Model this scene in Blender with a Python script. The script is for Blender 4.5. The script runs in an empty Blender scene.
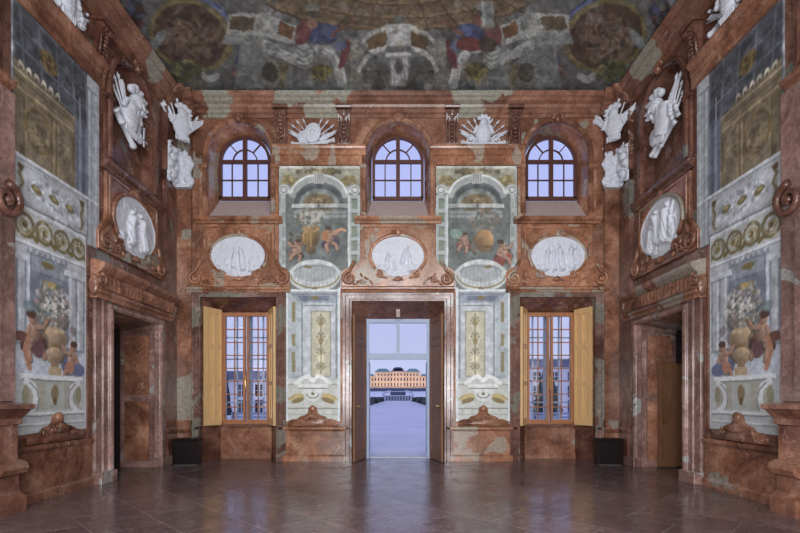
import bpy, bmesh, math, random
import numpy as np
from mathutils import Vector, Matrix
random.seed(7); PI = math.pi
C = bpy.context.scene.collection
F = 470.0; CAMY = -11.75; EYE = 1.6; CX = 398.0; HY = 397.0; WX = 5.58
REAR = -12.9; CEIL = 9.13

# ------------------------------------------------------------ materials
def lin(c):
    return tuple(((v/255.0)/12.92 if v/255.0 <= .04045 else ((v/255.0+.055)/1.055)**2.4) for v in c)
def rgba(c, g=1.0):
    return tuple(min(1, v*g) for v in lin(c)) + (1,)
def newmat(name):
    m = bpy.data.materials.new(name); m.use_nodes = True
    nt = m.node_tree
    return m, nt, nt.nodes['Principled BSDF']
def N(nt, t, **k):
    n = nt.nodes.new(t)
    for a, v in k.items(): setattr(n, a, v)
    return n
def ramp(nt, stops, interp='LINEAR'):
    r = nt.nodes.new('ShaderNodeValToRGB'); r.color_ramp.interpolation = interp
    e = r.color_ramp.elements
    e[0].position, e[0].color = stops[0]
    e[1].position, e[1].color = stops[-1]
    for p, c in stops[1:-1]:
        x = e.new(p); x.color = c
    return r
def mixc(nt, fac, a, b, mode='MIX'):
    m = nt.nodes.new('ShaderNodeMix'); m.data_type = 'RGBA'; m.blend_type = mode
    for sock, v in ((m.inputs[0], fac), (m.inputs[6], a), (m.inputs[7], b)):
        if hasattr(v, 'is_linked') or hasattr(v, 'links'): nt.links.new(v, sock)
        else: sock.default_value = v
    return m.outputs[2]
def noise(nt, vec, scale, detail=6, dist=0, rough=.55):
    n = nt.nodes.new('ShaderNodeTexNoise'); n.inputs['Scale'].default_value = scale
    n.inputs['Detail'].default_value = detail; n.inputs['Distortion'].default_value = dist
    n.inputs['Roughness'].default_value = rough
    nt.links.new(vec, n.inputs['Vector']); return n.outputs['Fac']
def coords(nt, rand=True, k=(17, 31, 23)):
    g = nt.nodes.new('ShaderNodeNewGeometry')
    if not rand: return g.outputs['Position']
    oi = nt.nodes.new('ShaderNodeObjectInfo')
    v = nt.nodes.new('ShaderNodeVectorMath'); v.operation = 'MULTIPLY_ADD'
    nt.links.new(oi.outputs['Random'], v.inputs[0]); v.inputs[1].default_value = k
    nt.links.new(g.outputs['Position'], v.inputs[2]); return v.outputs[0]
def marble(name, dark, mid, light, patch, thr=.62, pscale=.55, rough=.22, rand=True, spots=(), vein=(190, 165, 150), vs=1.2, mott=1.0):
    m, nt, b = newmat(name); P = coords(nt, rand)
    big = noise(nt, P, 1.4, 8, 1.2)
    r = ramp(nt, [(.3, rgba(dark)), (.5, rgba(mid)), (.72, rgba(light))]); nt.links.new(big, r.inputs[0])
    fine = noise(nt, P, 13, 8, .6, .7)
    fr = ramp(nt, [(.3, (.50, .47, .46, 1)), (.5, (1, 1, 1, 1)), (.72, (1.5, 1.55, 1.6, 1))]); nt.links.new(fine, fr.inputs[0])
    col = mixc(nt, .85*mott, r.outputs[0], fr.outputs[0], 'MULTIPLY')
    # slab sized tone shifts
    sl = noise(nt, P, .8, 2, 0); sr = ramp(nt, [(.38, (.66, .64, .64, 1)), (.62, (1.25, 1.22, 1.2, 1))]); nt.links.new(sl, sr.inputs[0])
    col = mixc(nt, .8, col, sr.outputs[0], 'MULTIPLY')
    pn = noise(nt, P, pscale, 5, .8, .5)
    pr = ramp(nt, [(thr, (0, 0, 0, 1)), (thr+.015, (1, 1, 1, 1))]); nt.links.new(pn, pr.inputs[0])
    pc = mixc(nt, .8, rgba(patch), fr.outputs[0], 'MULTIPLY')
    col = mixc(nt, pr.outputs[0], col, pc)
    if spots:
        g = nt.nodes.new('ShaderNodeNewGeometry').outputs['Position']
        wob = nt.nodes.new('ShaderNodeTexNoise'); wob.inputs['Scale'].default_value = 2.2; wob.inputs['Detail'].default_value = 5
        nt.links.new(g, wob.inputs['Vector'])
        wv = nt.nodes.new('ShaderNodeVectorMath'); wv.operation = 'MULTIPLY_ADD'
        nt.links.new(wob.outputs['Color'], wv.inputs[0]); wv.inputs[1].default_value = (.7, .7, .7)
        nt.links.new(g, wv.inputs[2])
        for (x, y, z, sx, sz) in spots:
            s = nt.nodes.new('ShaderNodeVectorMath'); s.operation = 'SUBTRACT'
            nt.links.new(wv.outputs[0], s.inputs[0]); s.inputs[1].default_value = (x+.35, y+.35, z+.35)
            q = nt.nodes.new('ShaderNodeVectorMath'); q.operation = 'MULTIPLY'
            nt.links.new(s.outputs[0], q.inputs[0]); q.inputs[1].default_value = (1/sx, 0 if abs(y) < 1 else 1/sx, 1/sz)
            l = nt.nodes.new('ShaderNodeVectorMath'); l.operation = 'LENGTH'; nt.links.new(q.outputs[0], l.inputs[0])
            rr = ramp(nt, [(.93, (1, 1, 1, 1)), (1.0, (0, 0, 0, 1))]); nt.links.new(l.outputs['Value'], rr.inputs[0])
            col = mixc(nt, rr.outputs[0], col, pc)
    vn = noise(nt, P, vs, 4, 2.2, .5)
    vr = ramp(nt, [(.487, (0, 0, 0, 1)), (.5, (1, 1, 1, 1)), (.513, (0, 0, 0, 1))]); nt.links.new(vn, vr.inputs[0])
    vm = noise(nt, P, 1.1, 2); vmr = ramp(nt, [(.5, (0, 0, 0, 1)), (.62, (.75, .75, .75, 1))]); nt.links.new(vm, vmr.inputs[0])
    vf = mixc(nt, 1.0, vr.outputs[0], vmr.outputs[0], 'MULTIPLY')
    col = mixc(nt, vf, col, rgba(vein))
    nt.links.new(col, b.inputs['Base Color'])
    b.inputs['Roughness'].default_value = rough
    return m
def plain(name, c, rough=.6, var=.25, scale=9, metal=0, bump=0, g=1.0):
    m, nt, b = newmat(name); P = coords(nt)
    n = noise(nt, P, scale, 6, .3)
    a = rgba(c, g); lo = tuple(v*(1-var) for v in a[:3])+(1,); hi = tuple(min(1, v*(1+var)) for v in a[:3])+(1,)
    r = ramp(nt, [(.3, lo), (.7, hi)]); nt.links.new(n, r.inputs[0]); nt.links.new(r.outputs[0], b.inputs['Base Color'])
    b.inputs['Roughness'].default_value = rough; b.inputs['Metallic'].default_value = metal
    if bump:
        bp = nt.nodes.new('ShaderNodeBump'); bp.inputs['Strength'].default_value = bump; bp.inputs['Distance'].default_value = .02
        nt.links.new(n, bp.inputs['Height']); nt.links.new(bp.outputs[0], b.inputs['Normal'])
    return m
def wood(name, c, rough=.4, var=.3):
    m, nt, b = newmat(name); P = coords(nt)
    mp = nt.nodes.new('ShaderNodeMapping'); mp.inputs['Scale'].default_value = (14, 14, 1.2); nt.links.new(P, mp.inputs[0])
    n = noise(nt, mp.outputs[0], 2.2, 8, 1.0)
    a = rgba(c); lo = tuple(v*(1-var) for v in a[:3])+(1,); hi = tuple(min(1, v*(1+var)) for v in a[:3])+(1,)
    r = ramp(nt, [(.3, lo), (.7, hi)]); nt.links.new(n, r.inputs[0]); nt.links.new(r.outputs[0], b.inputs['Base Color'])
    b.inputs['Roughness'].default_value = rough
    return m
M = {}
spots = [(-2.45, 0, 9.0, .62, .16), (-1.5, 0, 9.0, .42, .16), (-1.95, 0, 8.62, .42, .36), (-4.45, 0, 8.9, .3, .42), (-4.7, 0, 8.4, .3, .2),
         (2.1, 0, 9.0, .85, .16), (1.75, 0, 8.65, .45, .35), (-5.3, -1.4, 8.9, .4, .3), (5.3, -1.6, 8.9, .5, .3)]
M['cornice'] = marble('red_marble_cornice', (98, 64, 50), (136, 96, 78), (160, 122, 102), (152, 148, 134), thr=.8, spots=spots, rand=False, rough=.3)
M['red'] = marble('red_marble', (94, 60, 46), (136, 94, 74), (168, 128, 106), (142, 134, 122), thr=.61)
M['orange'] = marble('orange_marble', (108, 70, 50), (156, 108, 82), (184, 144, 116), (158, 142, 126), thr=.575, pscale=.95)
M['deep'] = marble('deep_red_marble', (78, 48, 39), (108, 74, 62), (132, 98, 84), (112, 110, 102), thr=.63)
M['pink'] = marble('pink_marble', (106, 78, 72), (136, 106, 98), (160, 134, 126), (150, 148, 144), thr=.6, pscale=1.2, rough=.19)
M['grey'] = marble('grey_green_marble', (92, 64, 56), (118, 88, 78), (140, 112, 102), (120, 114, 104), thr=.52, pscale=1.1, rough=.15)
M['sill'] = plain('pale_sill_plaster', (176, 158, 156), .7, .08)
M['stucco'] = plain('white_stucco', (206, 209, 218), .6, .05, 14)
M['wood_or'] = wood('orange_oak', (162, 108, 70))
M['shutter'] = wood('honey_shutter_wood', (214, 176, 124), .45, .15)
M['brown'] = wood('brown_door_wood', (124, 86, 58), .6)
M['darkwood'] = wood('dark_red_window_wood', (84, 46, 38), .5)
M['white'] = plain('white_painted_wood', (156, 170, 196), .5, .05)
M['_'] = None
M['black'] = plain('black_red_lacquer', (20, 8, 9), .45, .2)
M['black'].node_tree.nodes['Principled BSDF'].inputs['Specular IOR Level'].default_value = .15
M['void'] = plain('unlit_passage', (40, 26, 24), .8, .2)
M['brass'] = plain('brass', (200, 170, 110), .3, .1, metal=1)
M['plug'] = plain('grey_grille', (60, 55, 55), .6, .1)
def glass():
    m, nt, b = newmat('window_glass'); nt.nodes.remove(b)
    t = nt.nodes.new('ShaderNodeBsdfTransparent'); g = nt.nodes.new('ShaderNodeBsdfGlossy'); g.inputs['Roughness'].default_value = .02
    t.inputs[0].default_value = (.97, .97, .99, 1)
    mx = nt.nodes.new('ShaderNodeMixShader'); mx.inputs[0].default_value = .05
    nt.links.new(t.outputs[0], mx.inputs[1]); nt.links.new(g.outputs[0], mx.inputs[2])
    nt.links.new(mx.outputs[0], nt.nodes['Material Output'].inputs[0]); return m
M['glass'] = glass()
def painted(name, rough=.55):
    m, nt, b = newmat(name)
    a = nt.nodes.new('ShaderNodeAttribute'); a.attribute_name = 'Col'
    P = coords(nt, False); n = noise(nt, P, 40, 6, .5, .7)
    r = ramp(nt, [(.3, (.82, .82, .82, 1)), (.7, (1.18, 1.18, 1.18, 1))]); nt.links.new(n, r.inputs[0])
    col = mixc(nt, .8, a.outputs['Color'], r.outputs[0], 'MULTIPLY')
    nt.links.new(col, b.inputs['Base Color']); b.inputs['Roughness'].default_value = rough
    return m
M['paint'] = painted('fresco_paint')
def floor_mat():
    m, nt, b = newmat('polished_floor_marble'); P = coords(nt, False)
    mp = nt.nodes.new('ShaderNodeMapping'); mp.inputs['Rotation'].default_value = (0, 0, PI/4)
    mp.inputs['Location'].default_value = (.3, .2, 0)
    nt.links.new(P, mp.inputs[0])
    br = nt.nodes.new('ShaderNodeTexBrick'); br.offset = .5; br.inputs['Scale'].default_value = 1
    br.inputs['Brick Width'].default_value = 1.15; br.inputs['Row Height'].default_value = .75
    br.inputs['Mortar Size'].default_value = .007; br.inputs['Mortar Smooth'].default_value = .2; br.inputs['Bias'].default_value = -.3
    br.inputs['Color1'].default_value = rgba((96, 78, 80)); br.inputs['Color2'].default_value = rgba((122, 101, 102)); br.inputs['Mortar'].default_value = rgba((142, 126, 126))
    nt.links.new(mp.outputs[0], br.inputs['Vector'])
    n = noise(nt, P, 3, 9, 1.5, .65); r = ramp(nt, [(.3, (.62, .6, .6, 1)), (.52, (1, 1, 1, 1)), (.72, (1.5, 1.45, 1.45, 1))]); nt.links.new(n, r.inputs[0])
    col = mixc(nt, .9, br.outputs['Color'], r.outputs[0], 'MULTIPLY')
    vn = noise(nt, P, 1.0, 4, 2.5); vr = ramp(nt, [(.49, (0, 0, 0, 1)), (.5, (.6, .6, .6, 1)), (.51, (0, 0, 0, 1))]); nt.links.new(vn, vr.inputs[0])
    col = mixc(nt, vr.outputs[0], col, rgba((150, 138, 138)))
    nt.links.new(col, b.inputs['Base Color'])
    rn = noise(nt, P, 2.2, 5, .6); rr = ramp(nt, [(.3, (.12, .12, .12, 1)), (.75, (.32, .32, .32, 1))]); nt.links.new(rn, rr.inputs[0])
    nt.links.new(rr.outputs[0], b.inputs['Roughness'])
    return m
M['floor'] = floor_mat()

# ------------------------------------------------------------ mesh helpers (local wall frame: u right, z up, p out of the wall into the room)
def L(u, z, p): return Vector((u, -p, z))
def box(bm, u0, u1, z0, z1, p0, p1):
    vs = [bm.verts.new(L(u, z, p)) for p in (p0, p1) for z in (z0, z1) for u in (u0, u1)]
    for f in ((0, 1, 3, 2), (4, 5, 7, 6), (0, 1, 5, 4), (2, 3, 7, 6), (0, 2, 6, 4), (1, 3, 7, 5)):
        bm.faces.new([vs[i] for i in f])
def prism(bm, pts, p0, p1, bev=0):
    a = [bm.verts.new(L(u, z, p0)) for u, z in pts]
    if bev:
        cu = sum(p[0] for p in pts)/len(pts); cz = sum(p[1] for p in pts)/len(pts)
        b = [bm.verts.new(L(u, z, p1-bev)) for u, z in pts]
        c = [bm.verts.new(L(u+(cu-u)*bev*1.5, z+(cz-z)*bev*1.5, p1)) for u, z in pts]
        rows = [a, b, c]
    else:
        rows = [a, [bm.verts.new(L(u, z, p1)) for u, z in pts]]
    n = len(pts)
    for r0, r1 in zip(rows, rows[1:]):
        for i in range(n):
            j = (i+1) % n; bm.faces.new([r0[i], r0[j], r1[j], r1[i]])
    bm.faces.new(rows[0][::-1]); bm.faces.new(rows[-1])
def mould(bm, prof, u0, u1):                     # profile of (p, z), run along u
    a = [bm.verts.new(L(u0, z, p)) for p, z in prof]; b = [bm.verts.new(L(u1, z, p)) for p, z in prof]
    n = len(prof)
    for i in range(n):
        j = (i+1) % n; bm.faces.new([a[i], a[j], b[j], b[i]])
    bm.faces.new(a[::-1]); bm.faces.new(b)
def sweep(bm, path, prof, closed=False):         # path (u,z), profile (offset left of travel, p)
    n = len(path); rows = []
    for i in range(n):
        p = Vector(path[i])
        a = Vector(path[i-1]) if (i > 0 or closed) else None
        b = Vector(path[(i+1) % n]) if (i < n-1 or closed) else None
        d1 = (p-a).normalized() if a is not None else (b-p).normalized()
        d2 = (b-p).normalized() if b is not None else d1
        n1 = Vector((-d1.y, d1.x)); n2 = Vector((-d2.y, d2.x)); m = (n1+n2)
        m = m/max(.3, m.length_squared)*2 if m.length > .01 else n1
        rows.append([bm.verts.new(L(p.x+m.x*o, p.y+m.y*o, q)) for o, q in prof])
    k = len(prof)
    for i in range(n if closed else n-1):
        r0, r1 = rows[i], rows[(i+1) % n]
        for j in range(k):
            jj = (j+1) % k; bm.faces.new([r0[j], r0[jj], r1[jj], r1[j]])
    if not closed: bm.faces.new(rows[0][::-1]); bm.faces.new(rows[-1])
def tube(bm, pts, rad, sides=7, flat=1.0):
    pts = [Vector(p) for p in pts]; n = len(pts)
    if not hasattr(rad, '__len__'): rad = [rad]*n
    rows = []
    for i in range(n):
        t = (pts[min(n-1, i+1)]-pts[max(0, i-1)]).normalized()
        up = Vector((0, 1, 0)) if abs(t.y) < .9 else Vector((1, 0, 0))
        a = t.cross(up).normalized(); b = t.cross(a).normalized()
        rows.append([bm.verts.new(pts[i]+a*math.cos(k*2*PI/sides)*rad[i]+b*math.sin(k*2*PI/sides)*rad[i]*flat) for k in range(sides)])
    for r0, r1 in zip(rows, rows[1:]):
        for k in range(sides):
            kk = (k+1) % sides; bm.faces.new([r0[k], r0[kk], r1[kk], r1[k]])
    bm.faces.new(rows[0][::-1]); bm.faces.new(rows[-1])
def blob(bm, u, z, p, ru, rz, rp, rot=0, seg=12, rings=8):
    m = Matrix.Translation(L(u, z, p)) @ Matrix.Rotation(-rot, 4, 'Y') @ Matrix.Diagonal((ru, rp, rz, 1))
    bmesh.ops.create_uvsphere(bm, u_segments=seg, v_segments=rings, radius=1, matrix=m)
def lathe(bm, u, p, prof, seg=20, rot=None):     # profile (r, z) about a vertical axis
    rows = []
    for r, z in prof:
        rows.append([bm.verts.new(L(u+r*math.cos(k*2*PI/seg), z, p+r*math.sin(k*2*PI/seg))) for k in range(seg)])
    for r0, r1 in zip(rows, rows[1:]):
        for k in range(seg):
            kk = (k+1) % seg; bm.faces.new([r0[k], r0[kk], r1[kk], r1[k]])
    bm.faces.new(rows[0][::-1]); bm.faces.new(rows[-1])
def spiral(u, z, r0, turns, a0, hand=1, n=26, rend=.15):
    return [(u+r0*(1-(1-rend)*i/(n-1))*math.cos(a0+hand*turns*2*PI*i/(n-1)), z+r0*(1-(1-rend)*i/(n-1))*math.sin(a0+hand*turns*2*PI*i/(n-1))) for i in range(n)]
def scroll(bm, u, z, r, turns, a0, hand, rad, p=.0, tail=None):
    s = spiral(u, z, r, turns, a0, hand)
    if tail: s = [tail]+s
    n = len(s)
    tube(bm, [L(a, b, p+.02) for a, b in s], [rad*(1-.5*i/n) for i in range(n)], 7)
    blob(bm, u, z, p+.02, rad*.9, rad*.9, rad*.9, 0, 8, 6)
def obj(name, bm, mat, parent=None, smooth=False, loc=None, rot=0, mod=None):
    bmesh.ops.recalc_face_normals(bm, faces=bm.faces[:])
    me = bpy.data.meshes.new(name); bm.to_mesh(me); bm.free(); me.materials.append(mat)
    if smooth:
        for f in me.polygons: f.use_smooth = True
    o = bpy.data.objects.new(name, me); C.objects.link(o)
    if parent: o.parent = parent
    if loc is not None: o.location = loc
    if rot: o.rotation_euler.z = rot
    if mod:
        b = o.modifiers.new('Bevel', 'BEVEL'); b.width = mod; b.segments = 2; b.limit_method = 'ANGLE'
    return o
def tag(o, label=None, cat=None, group=None, kind=None):
    if label: o['label'] = label
    if cat: o['category'] = cat
    if group: o['group'] = group
    if kind: o['kind'] = kind
    return o
WALL = {'back': ((0, 0), 0), 'left': ((-WX, 0), PI/2), 'right': ((WX, 0), -PI/2), 'rear': ((0, REAR), PI)}
def wp(wall, u, z, p=0):
    (ox, oy), r = WALL[wall]
    return Vector((ox+u*math.cos(r)+p*math.sin(r), oy+u*math.sin(r)-p*math.cos(r), z))
def thing(name, wall, u, z, label=None, cat=None, group=None, kind=None, p=0, extra=0):
    o = bpy.data.objects.new(name, None); C.objects.link(o); o.empty_display_size = .2
    o.location = wp(wall, u, z, p); o.rotation_euler.z = WALL[wall][1]+extra
    return tag(o, label, cat, group, kind)
def wobj(name, bm, mat, wall, u=0, z=0, smooth=False, **t):
    o = obj(name, bm, mat, None, smooth); o.location = wp(wall, u, z); o.rotation_euler.z = WALL[wall][1]
    return tag(o, **t)
def dup(o, parent=None):
    c = o.copy(); C.objects.link(c); c.parent = parent
    for ch in list(o.children): dup(ch, c)
    return c
def place(o, wall, u, z, p=0, extra=0, mirror=False):
    o.location = wp(wall, u, z, p); o.rotation_euler.z = WALL[wall][1]+extra
    if mirror: o.scale.x = -1
    return o
def B(): return bmesh.new()

# ------------------------------------------------------------ noise, painter and relief grids
def vnoise(U, V, seed):
    iu = np.floor(U).astype(np.int64); iv = np.floor(V).astype(np.int64); fu = U-iu; fv = V-iv
    def h(a, b):
        x = (a*374761393+b*668265263+seed*974634777) & 0x7fffffff
        x = ((x ^ (x >> 13))*1274126177) & 0x7fffffff
        return ((x ^ (x >> 16)) & 0xffff)/65535.0
    su = fu*fu*(3-2*fu); sv = fv*fv*(3-2*fv)
    return (h(iu, iv)*(1-su)+h(iu+1, iv)*su)*(1-sv)+(h(iu, iv+1)*(1-su)+h(iu+1, iv+1)*su)*sv
def fbm(U, V, s, seed=1, o=4):
    t = 0; a = .5; n = 0
    for i in range(o):
        t = t+a*vnoise(U*s, V*s, seed+i*7); n += a; a *= .55; s *= 2.1
    return t/n
class Paint:
    def __init__(s, U, V, c, aa=.8, warp=1.2):
        wu = (fbm(U, V, .16, 91)-.5)*warp*2; wv = (fbm(U, V, .16, 95)-.5)*warp*2
        s.U, s.V, s.aa = U+wu, V+wv, aa; s.c = np.zeros(U.shape+(3,)); s.c[:] = c; s.clip = None
    def mix(s, m, c, a=1.0):
        m = np.clip(m, 0, 1)*a
        if s.clip is not None: m = m*s.clip
        s.c = s.c*(1-m[..., None])+np.array(c, float)*m[..., None]
    def rect(s, u0, v0, u1, v1, c, a=1): s.mix(np.clip(np.minimum(np.minimum(s.U-u0, u1-s.U), np.minimum(s.V-v0, v1-s.V))/s.aa+.5, 0, 1), c, a)
    def em(s, cu, cv, ru, rv, rot=0):
        ca, sa = math.cos(rot), math.sin(rot); du = s.U-cu; dv = s.V-cv
        x = (du*ca+dv*sa)/ru; y = (-du*sa+dv*ca)/rv
        return (1-np.sqrt(x*x+y*y))*min(ru, rv)
    def ell(s, cu, cv, ru, rv, c, a=1, rot=0): s.mix(s.em(cu, cv, ru, rv, rot)/s.aa+.5, c, a)
    def ring(s, cu, cv, ru, rv, w, c, a=1, top=None, rot=0):
        m = np.clip((w/2-np.abs(s.em(cu, cv, ru, rv, rot)))/s.aa+.5, 0, 1)
        if top is not None: m = m*(s.V < top)
        s.mix(m, c, a)
    def poly(s, pts, c, a=1):
        ins = np.zeros(s.U.shape, bool); n = len(pts)
        for i in range(n):
            x1, y1 = pts[i]; x2, y2 = pts[(i+1) % n]
            if y1 == y2: continue
            cr = ((y1 > s.V) != (y2 > s.V)) & (s.U < (x2-x1)*(s.V-y1)/(y2-y1)+x1)
            ins ^= cr
        s.mix(ins.astype(float), c, a)
    def stroke(s, pts, w, c, a=1):
        d = np.full(s.U.shape, 1e9)
        for (x1, y1), (x2, y2) in zip(pts, pts[1:]):
            l = (x2-x1)**2+(y2-y1)**2+1e-9
            t = np.clip(((s.U-x1)*(x2-x1)+(s.V-y1)*(y2-y1))/l, 0, 1)
            d = np.minimum(d, np.hypot(s.U-x1-t*(x2-x1), s.V-y1-t*(y2-y1)))
        s.mix((w/2-d)/s.aa+.5, c, a)
    def ball(s, cu, cv, ru, rv, c, rot=0, k=.42):
        m = s.em(cu, cv, ru, rv, rot)/s.aa+.5; sh = np.clip(((s.U-cu)/ru+(s.V-cv)/rv)*.5, -1, 1)
        m = np.clip(m, 0, 1)[..., None]; s.c = s.c*(1-m)+np.array(c, float)*(1-k*sh-.12)[..., None]*m
    def grain(s, sc, amt, seed=1, mask=1.0): s.c *= 1+(amt*2*(fbm(s.U, s.V, sc, seed)-.5)*mask)[..., None]
    def dabs(s, cu, cv, ru, rv, cols, n, r, seed=0, a=.85):
        rnd = random.Random(seed)
        for i in range(n):
            t = rnd.random()*2*PI; q = rnd.random()**.5
            s.ell(cu+ru*q*math.cos(t), cv+rv*q*math.sin(t), r*(.5+rnd.random()), r*(.4+.8*rnd.random()), rnd.choice(cols), a, rnd.random()*3)
GAIN = 1.25
def gridmesh(name, u0, u1, z0, z1, res, fn, mat, parent=None, back=0.0, fin=None, horizontal=False, smooth=True):
    """fn(U,Z)->(mask, height, colour or None)"""
    nu = int(round((u1-u0)/res))+1; nz = int(round((z1-z0)/res))+1
    U, Z = np.meshgrid(np.linspace(u0, u1, nu), np.linspace(z0, z1, nz))
    mask, H, col = fn(U, Z)
    cell = mask[:-1, :-1] & mask[1:, :-1] & mask[:-1, 1:] & mask[1:, 1:]
    idx = np.arange(nu*nz).reshape(nz, nu)
    q = np.stack([idx[:-1, :-1][cell], idx[:-1, 1:][cell], idx[1:, 1:][cell], idx[1:, :-1][cell]], 1)
    used = np.zeros(nu*nz, bool); used[q.ravel()] = True
    if horizontal: co = np.stack([U.ravel(), Z.ravel(), H.ravel()], 1)
    else: co = np.stack([U.ravel(), -H.ravel(), Z.ravel()], 1)
    ed = {}
    for f in ((0, 1), (1, 2), (2, 3), (3, 0)):
        for a, b in q[:, f]:
            k = (int(a), int(b)); r = (k[1], k[0])
            if r in ed: del ed[r]
            else: ed[k] = 1
    remap = -np.ones(nu*nz, int); ids = np.nonzero(used)[0]; remap[ids] = np.arange(len(ids))
    verts = co[ids].tolist(); faces = remap[q].tolist(); bm_ = {}
    cols = None if col is None else col.reshape(-1, 3)[ids]
    extra = []
    def bv(i):
        if i not in bm_:
            x, y, z = co[i]; bm_[i] = len(verts)
            verts.append([x, y, z-back] if horizontal else [x, -back, z]); extra.append(i)
        return bm_[i]
    if not horizontal:
        for a, b in ed: faces.append([int(remap[b]), int(remap[a]), bv(a), bv(b)])
    me = bpy.data.meshes.new(name); me.from_pydata(verts, [], faces); me.materials.append(mat)
    if smooth: me.polygons.foreach_set('use_smooth', [True]*len(faces))
    if cols is not None:
        if extra: cols = np.vstack([cols, col.reshape(-1, 3)[extra]])
        c = np.clip(cols/255., 0, 1); lc = np.where(c <= .04045, c/12.92, ((c+.055)/1.055)**2.4)*GAIN
        at = me.color_attributes.new('Col', 'FLOAT_COLOR', 'POINT')
        at.data.foreach_set('color', np.hstack([np.clip(lc, 0, .85), np.ones((len(lc), 1))]).astype(np.float32).ravel())
    me.update(); o = bpy.data.objects.new(name, me); C.objects.link(o)
    if parent: o.parent = parent
    return o
def capsule(U, Z, a, b, r0, r1):
    (x1, y1), (x2, y2) = a, b; l = (x2-x1)**2+(y2-y1)**2+1e-9
    t = np.clip(((U-x1)*(x2-x1)+(Z-y1)*(y2-y1))/l, 0, 1); r = r0+(r1-r0)*t
    d = np.hypot(U-x1-t*(x2-x1), Z-y1-t*(y2-y1)); return np.sqrt(np.clip(1-(d/r)**2, 0, 1))*r
def figure(H, U, Z, x, z, s, lean=0, arm=(1, .3), arm2=(-1, -.2), skirt=True):
    """standing draped relief figure, feet at (x,z), height s"""
    hip = (x+lean*.3*s, z+.5*s); ch = (x+lean*.6*s, z+.76*s); hd = (x+lean*.75*s, z+.93*s)
    parts = [(hip, ch, .085*s, .11*s), (hd, (hd[0], hd[1]+.01), .065*s, .06*s),
             (hip, (x-.07*s, z), .085*s, .04*s), (hip, (x+.1*s, z+.02*s), .085*s, .04*s),
             (ch, (ch[0]+arm[0]*.18*s, ch[1]-.1*s+arm[1]*.1*s), .05*s, .035*s),
             ((ch[0]+arm[0]*.18*s, ch[1]-.1*s+arm[1]*.1*s), (ch[0]+arm[0]*.3*s, ch[1]+arm[1]*.3*s), .038*s, .025*s),
             (ch, (ch[0]+arm2[0]*.17*s, ch[1]-.2*s), .05*s, .035*s),
             ((ch[0]+arm2[0]*.17*s, ch[1]-.2*s), (ch[0]+arm2[0]*.1*s, ch[1]-.36*s+arm2[1]*.2*s), .035*s, .025*s)]
    for a, b, r0, r1 in parts: H = np.maximum(H, capsule(U, Z, a, b, r0, r1)*.8)
    if skirt:
        k = capsule(U, Z, hip, (x+.02*s, z+.1*s), .12*s, .14*s)
        H = np.maximum(H, k*.5*(1+.35*np.sin(U*90/s+Z*20)))
    return H

# ------------------------------------------------------------ SETTING: floor, walls
def rect_opening(u0, u1, z0, z1): return (u0, u1, z0, lambda u: z1)
def arch_opening(c, h, z0, zs): return (c-h, c+h, z0, lambda u: zs+math.sqrt(max(0, h*h-(u-c)**2)))
def wall_mesh(u0, u1, z0, z1, ops, archs=()):
    bm = B(); br = {u0, u1}
    for a, b, *_ in ops: br |= {a, b}
    for a, b, *_ in archs:
        for i in range(25): br.add((a+b)/2-(b-a)/2*math.cos(PI*i/24))
    br = sorted(br); allo = list(ops)+list(archs)
    for a, b in zip(br, br[1:]):
        if b-a < 1e-6: continue
        m = (a+b)/2; cov = sorted([o for o in allo if o[0] < m < o[1]], key=lambda o: o[2])
        lo = (z0, z0)
        for o in cov+[None]:
            hi = (o[2], o[2]) if o else (z1, z1)
            if min(hi[0]-lo[0], hi[1]-lo[1]) > 1e-4 or (o is None):
                bm.faces.new([bm.verts.new(L(a, lo[0], 0)), bm.verts.new(L(b, lo[1], 0)), bm.verts.new(L(b, hi[1], 0)), bm.verts.new(L(a, hi[0], 0))])
            if o: lo = (o[3](a), o[3](b))
    bmesh.ops.remove_doubles(bm, verts=bm.verts[:], dist=1e-5)
    return bm
LB = 3.96                       # lateral bay centre on the back wall
SB = -1.87                      # side bay centre (world Y)
UPO = [arch_opening(c, .78, 6.08, 7.66) for c in (-LB, 0, LB)]
bm = wall_mesh(-WX, WX, 0, CEIL, [rect_opening(-LB-.94, -LB+.94, 0, 4.08), rect_opening(-1.15, 1.15, 0, 3.98), rect_opening(LB-.94, LB+.94, 0, 4.08)], UPO)
wobj('wall_back', bm, M['red'], 'back', kind='structure')
DH = .88                        # side door half width
for w, sgn in (('left', 1), ('right', -1)):
    c = SB*sgn; c3 = -6.25*sgn
    a, b = (REAR, 0) if sgn > 0 else (0, -REAR)
    bm = wall_mesh(a, b, 0, CEIL, [rect_opening(c-DH, c+DH, 0, 3.25)], [arch_opening(c, .78, 6.08, 7.66)])
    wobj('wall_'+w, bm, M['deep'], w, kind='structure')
bm = wall_mesh(-WX, WX, 0, CEIL, [rect_opening(x-.75, x+.75, .0 if x == 0 else .9, 3.7) for x in (-LB+1.2, 0, LB-1.2)], [arch_opening(x, .75, 6.4, 7.6) for x in (-LB+1.2, 0, LB-1.2)])
wobj('wall_rear', bm, M['deep'], 'rear', kind='structure')
bm = B(); bm.faces.new([bm.verts.new((x, y, 0)) for x, y in ((-WX, REAR), (WX, REAR), (WX, .0), (-WX, .0))])
for x0, x1 in ((-LB-.94, -LB+.94), (-1.15, 1.15), (LB-.94, LB+.94)):
    bm.faces.new([bm.verts.new(v) for v in ((x0, 0, 0), (x1, 0, 0), (x1, .62, 0), (x0, .62, 0))])
for s in (-1, 1):
    bm.faces.new([bm.verts.new(v) for v in ((s*WX, SB-DH, 0), (s*(WX+2.2), SB-DH, 0), (s*(WX+2.2), SB+DH, 0), (s*WX, SB+DH, 0))])
tag(obj('floor', bm, M['floor']), kind='structure')

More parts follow.
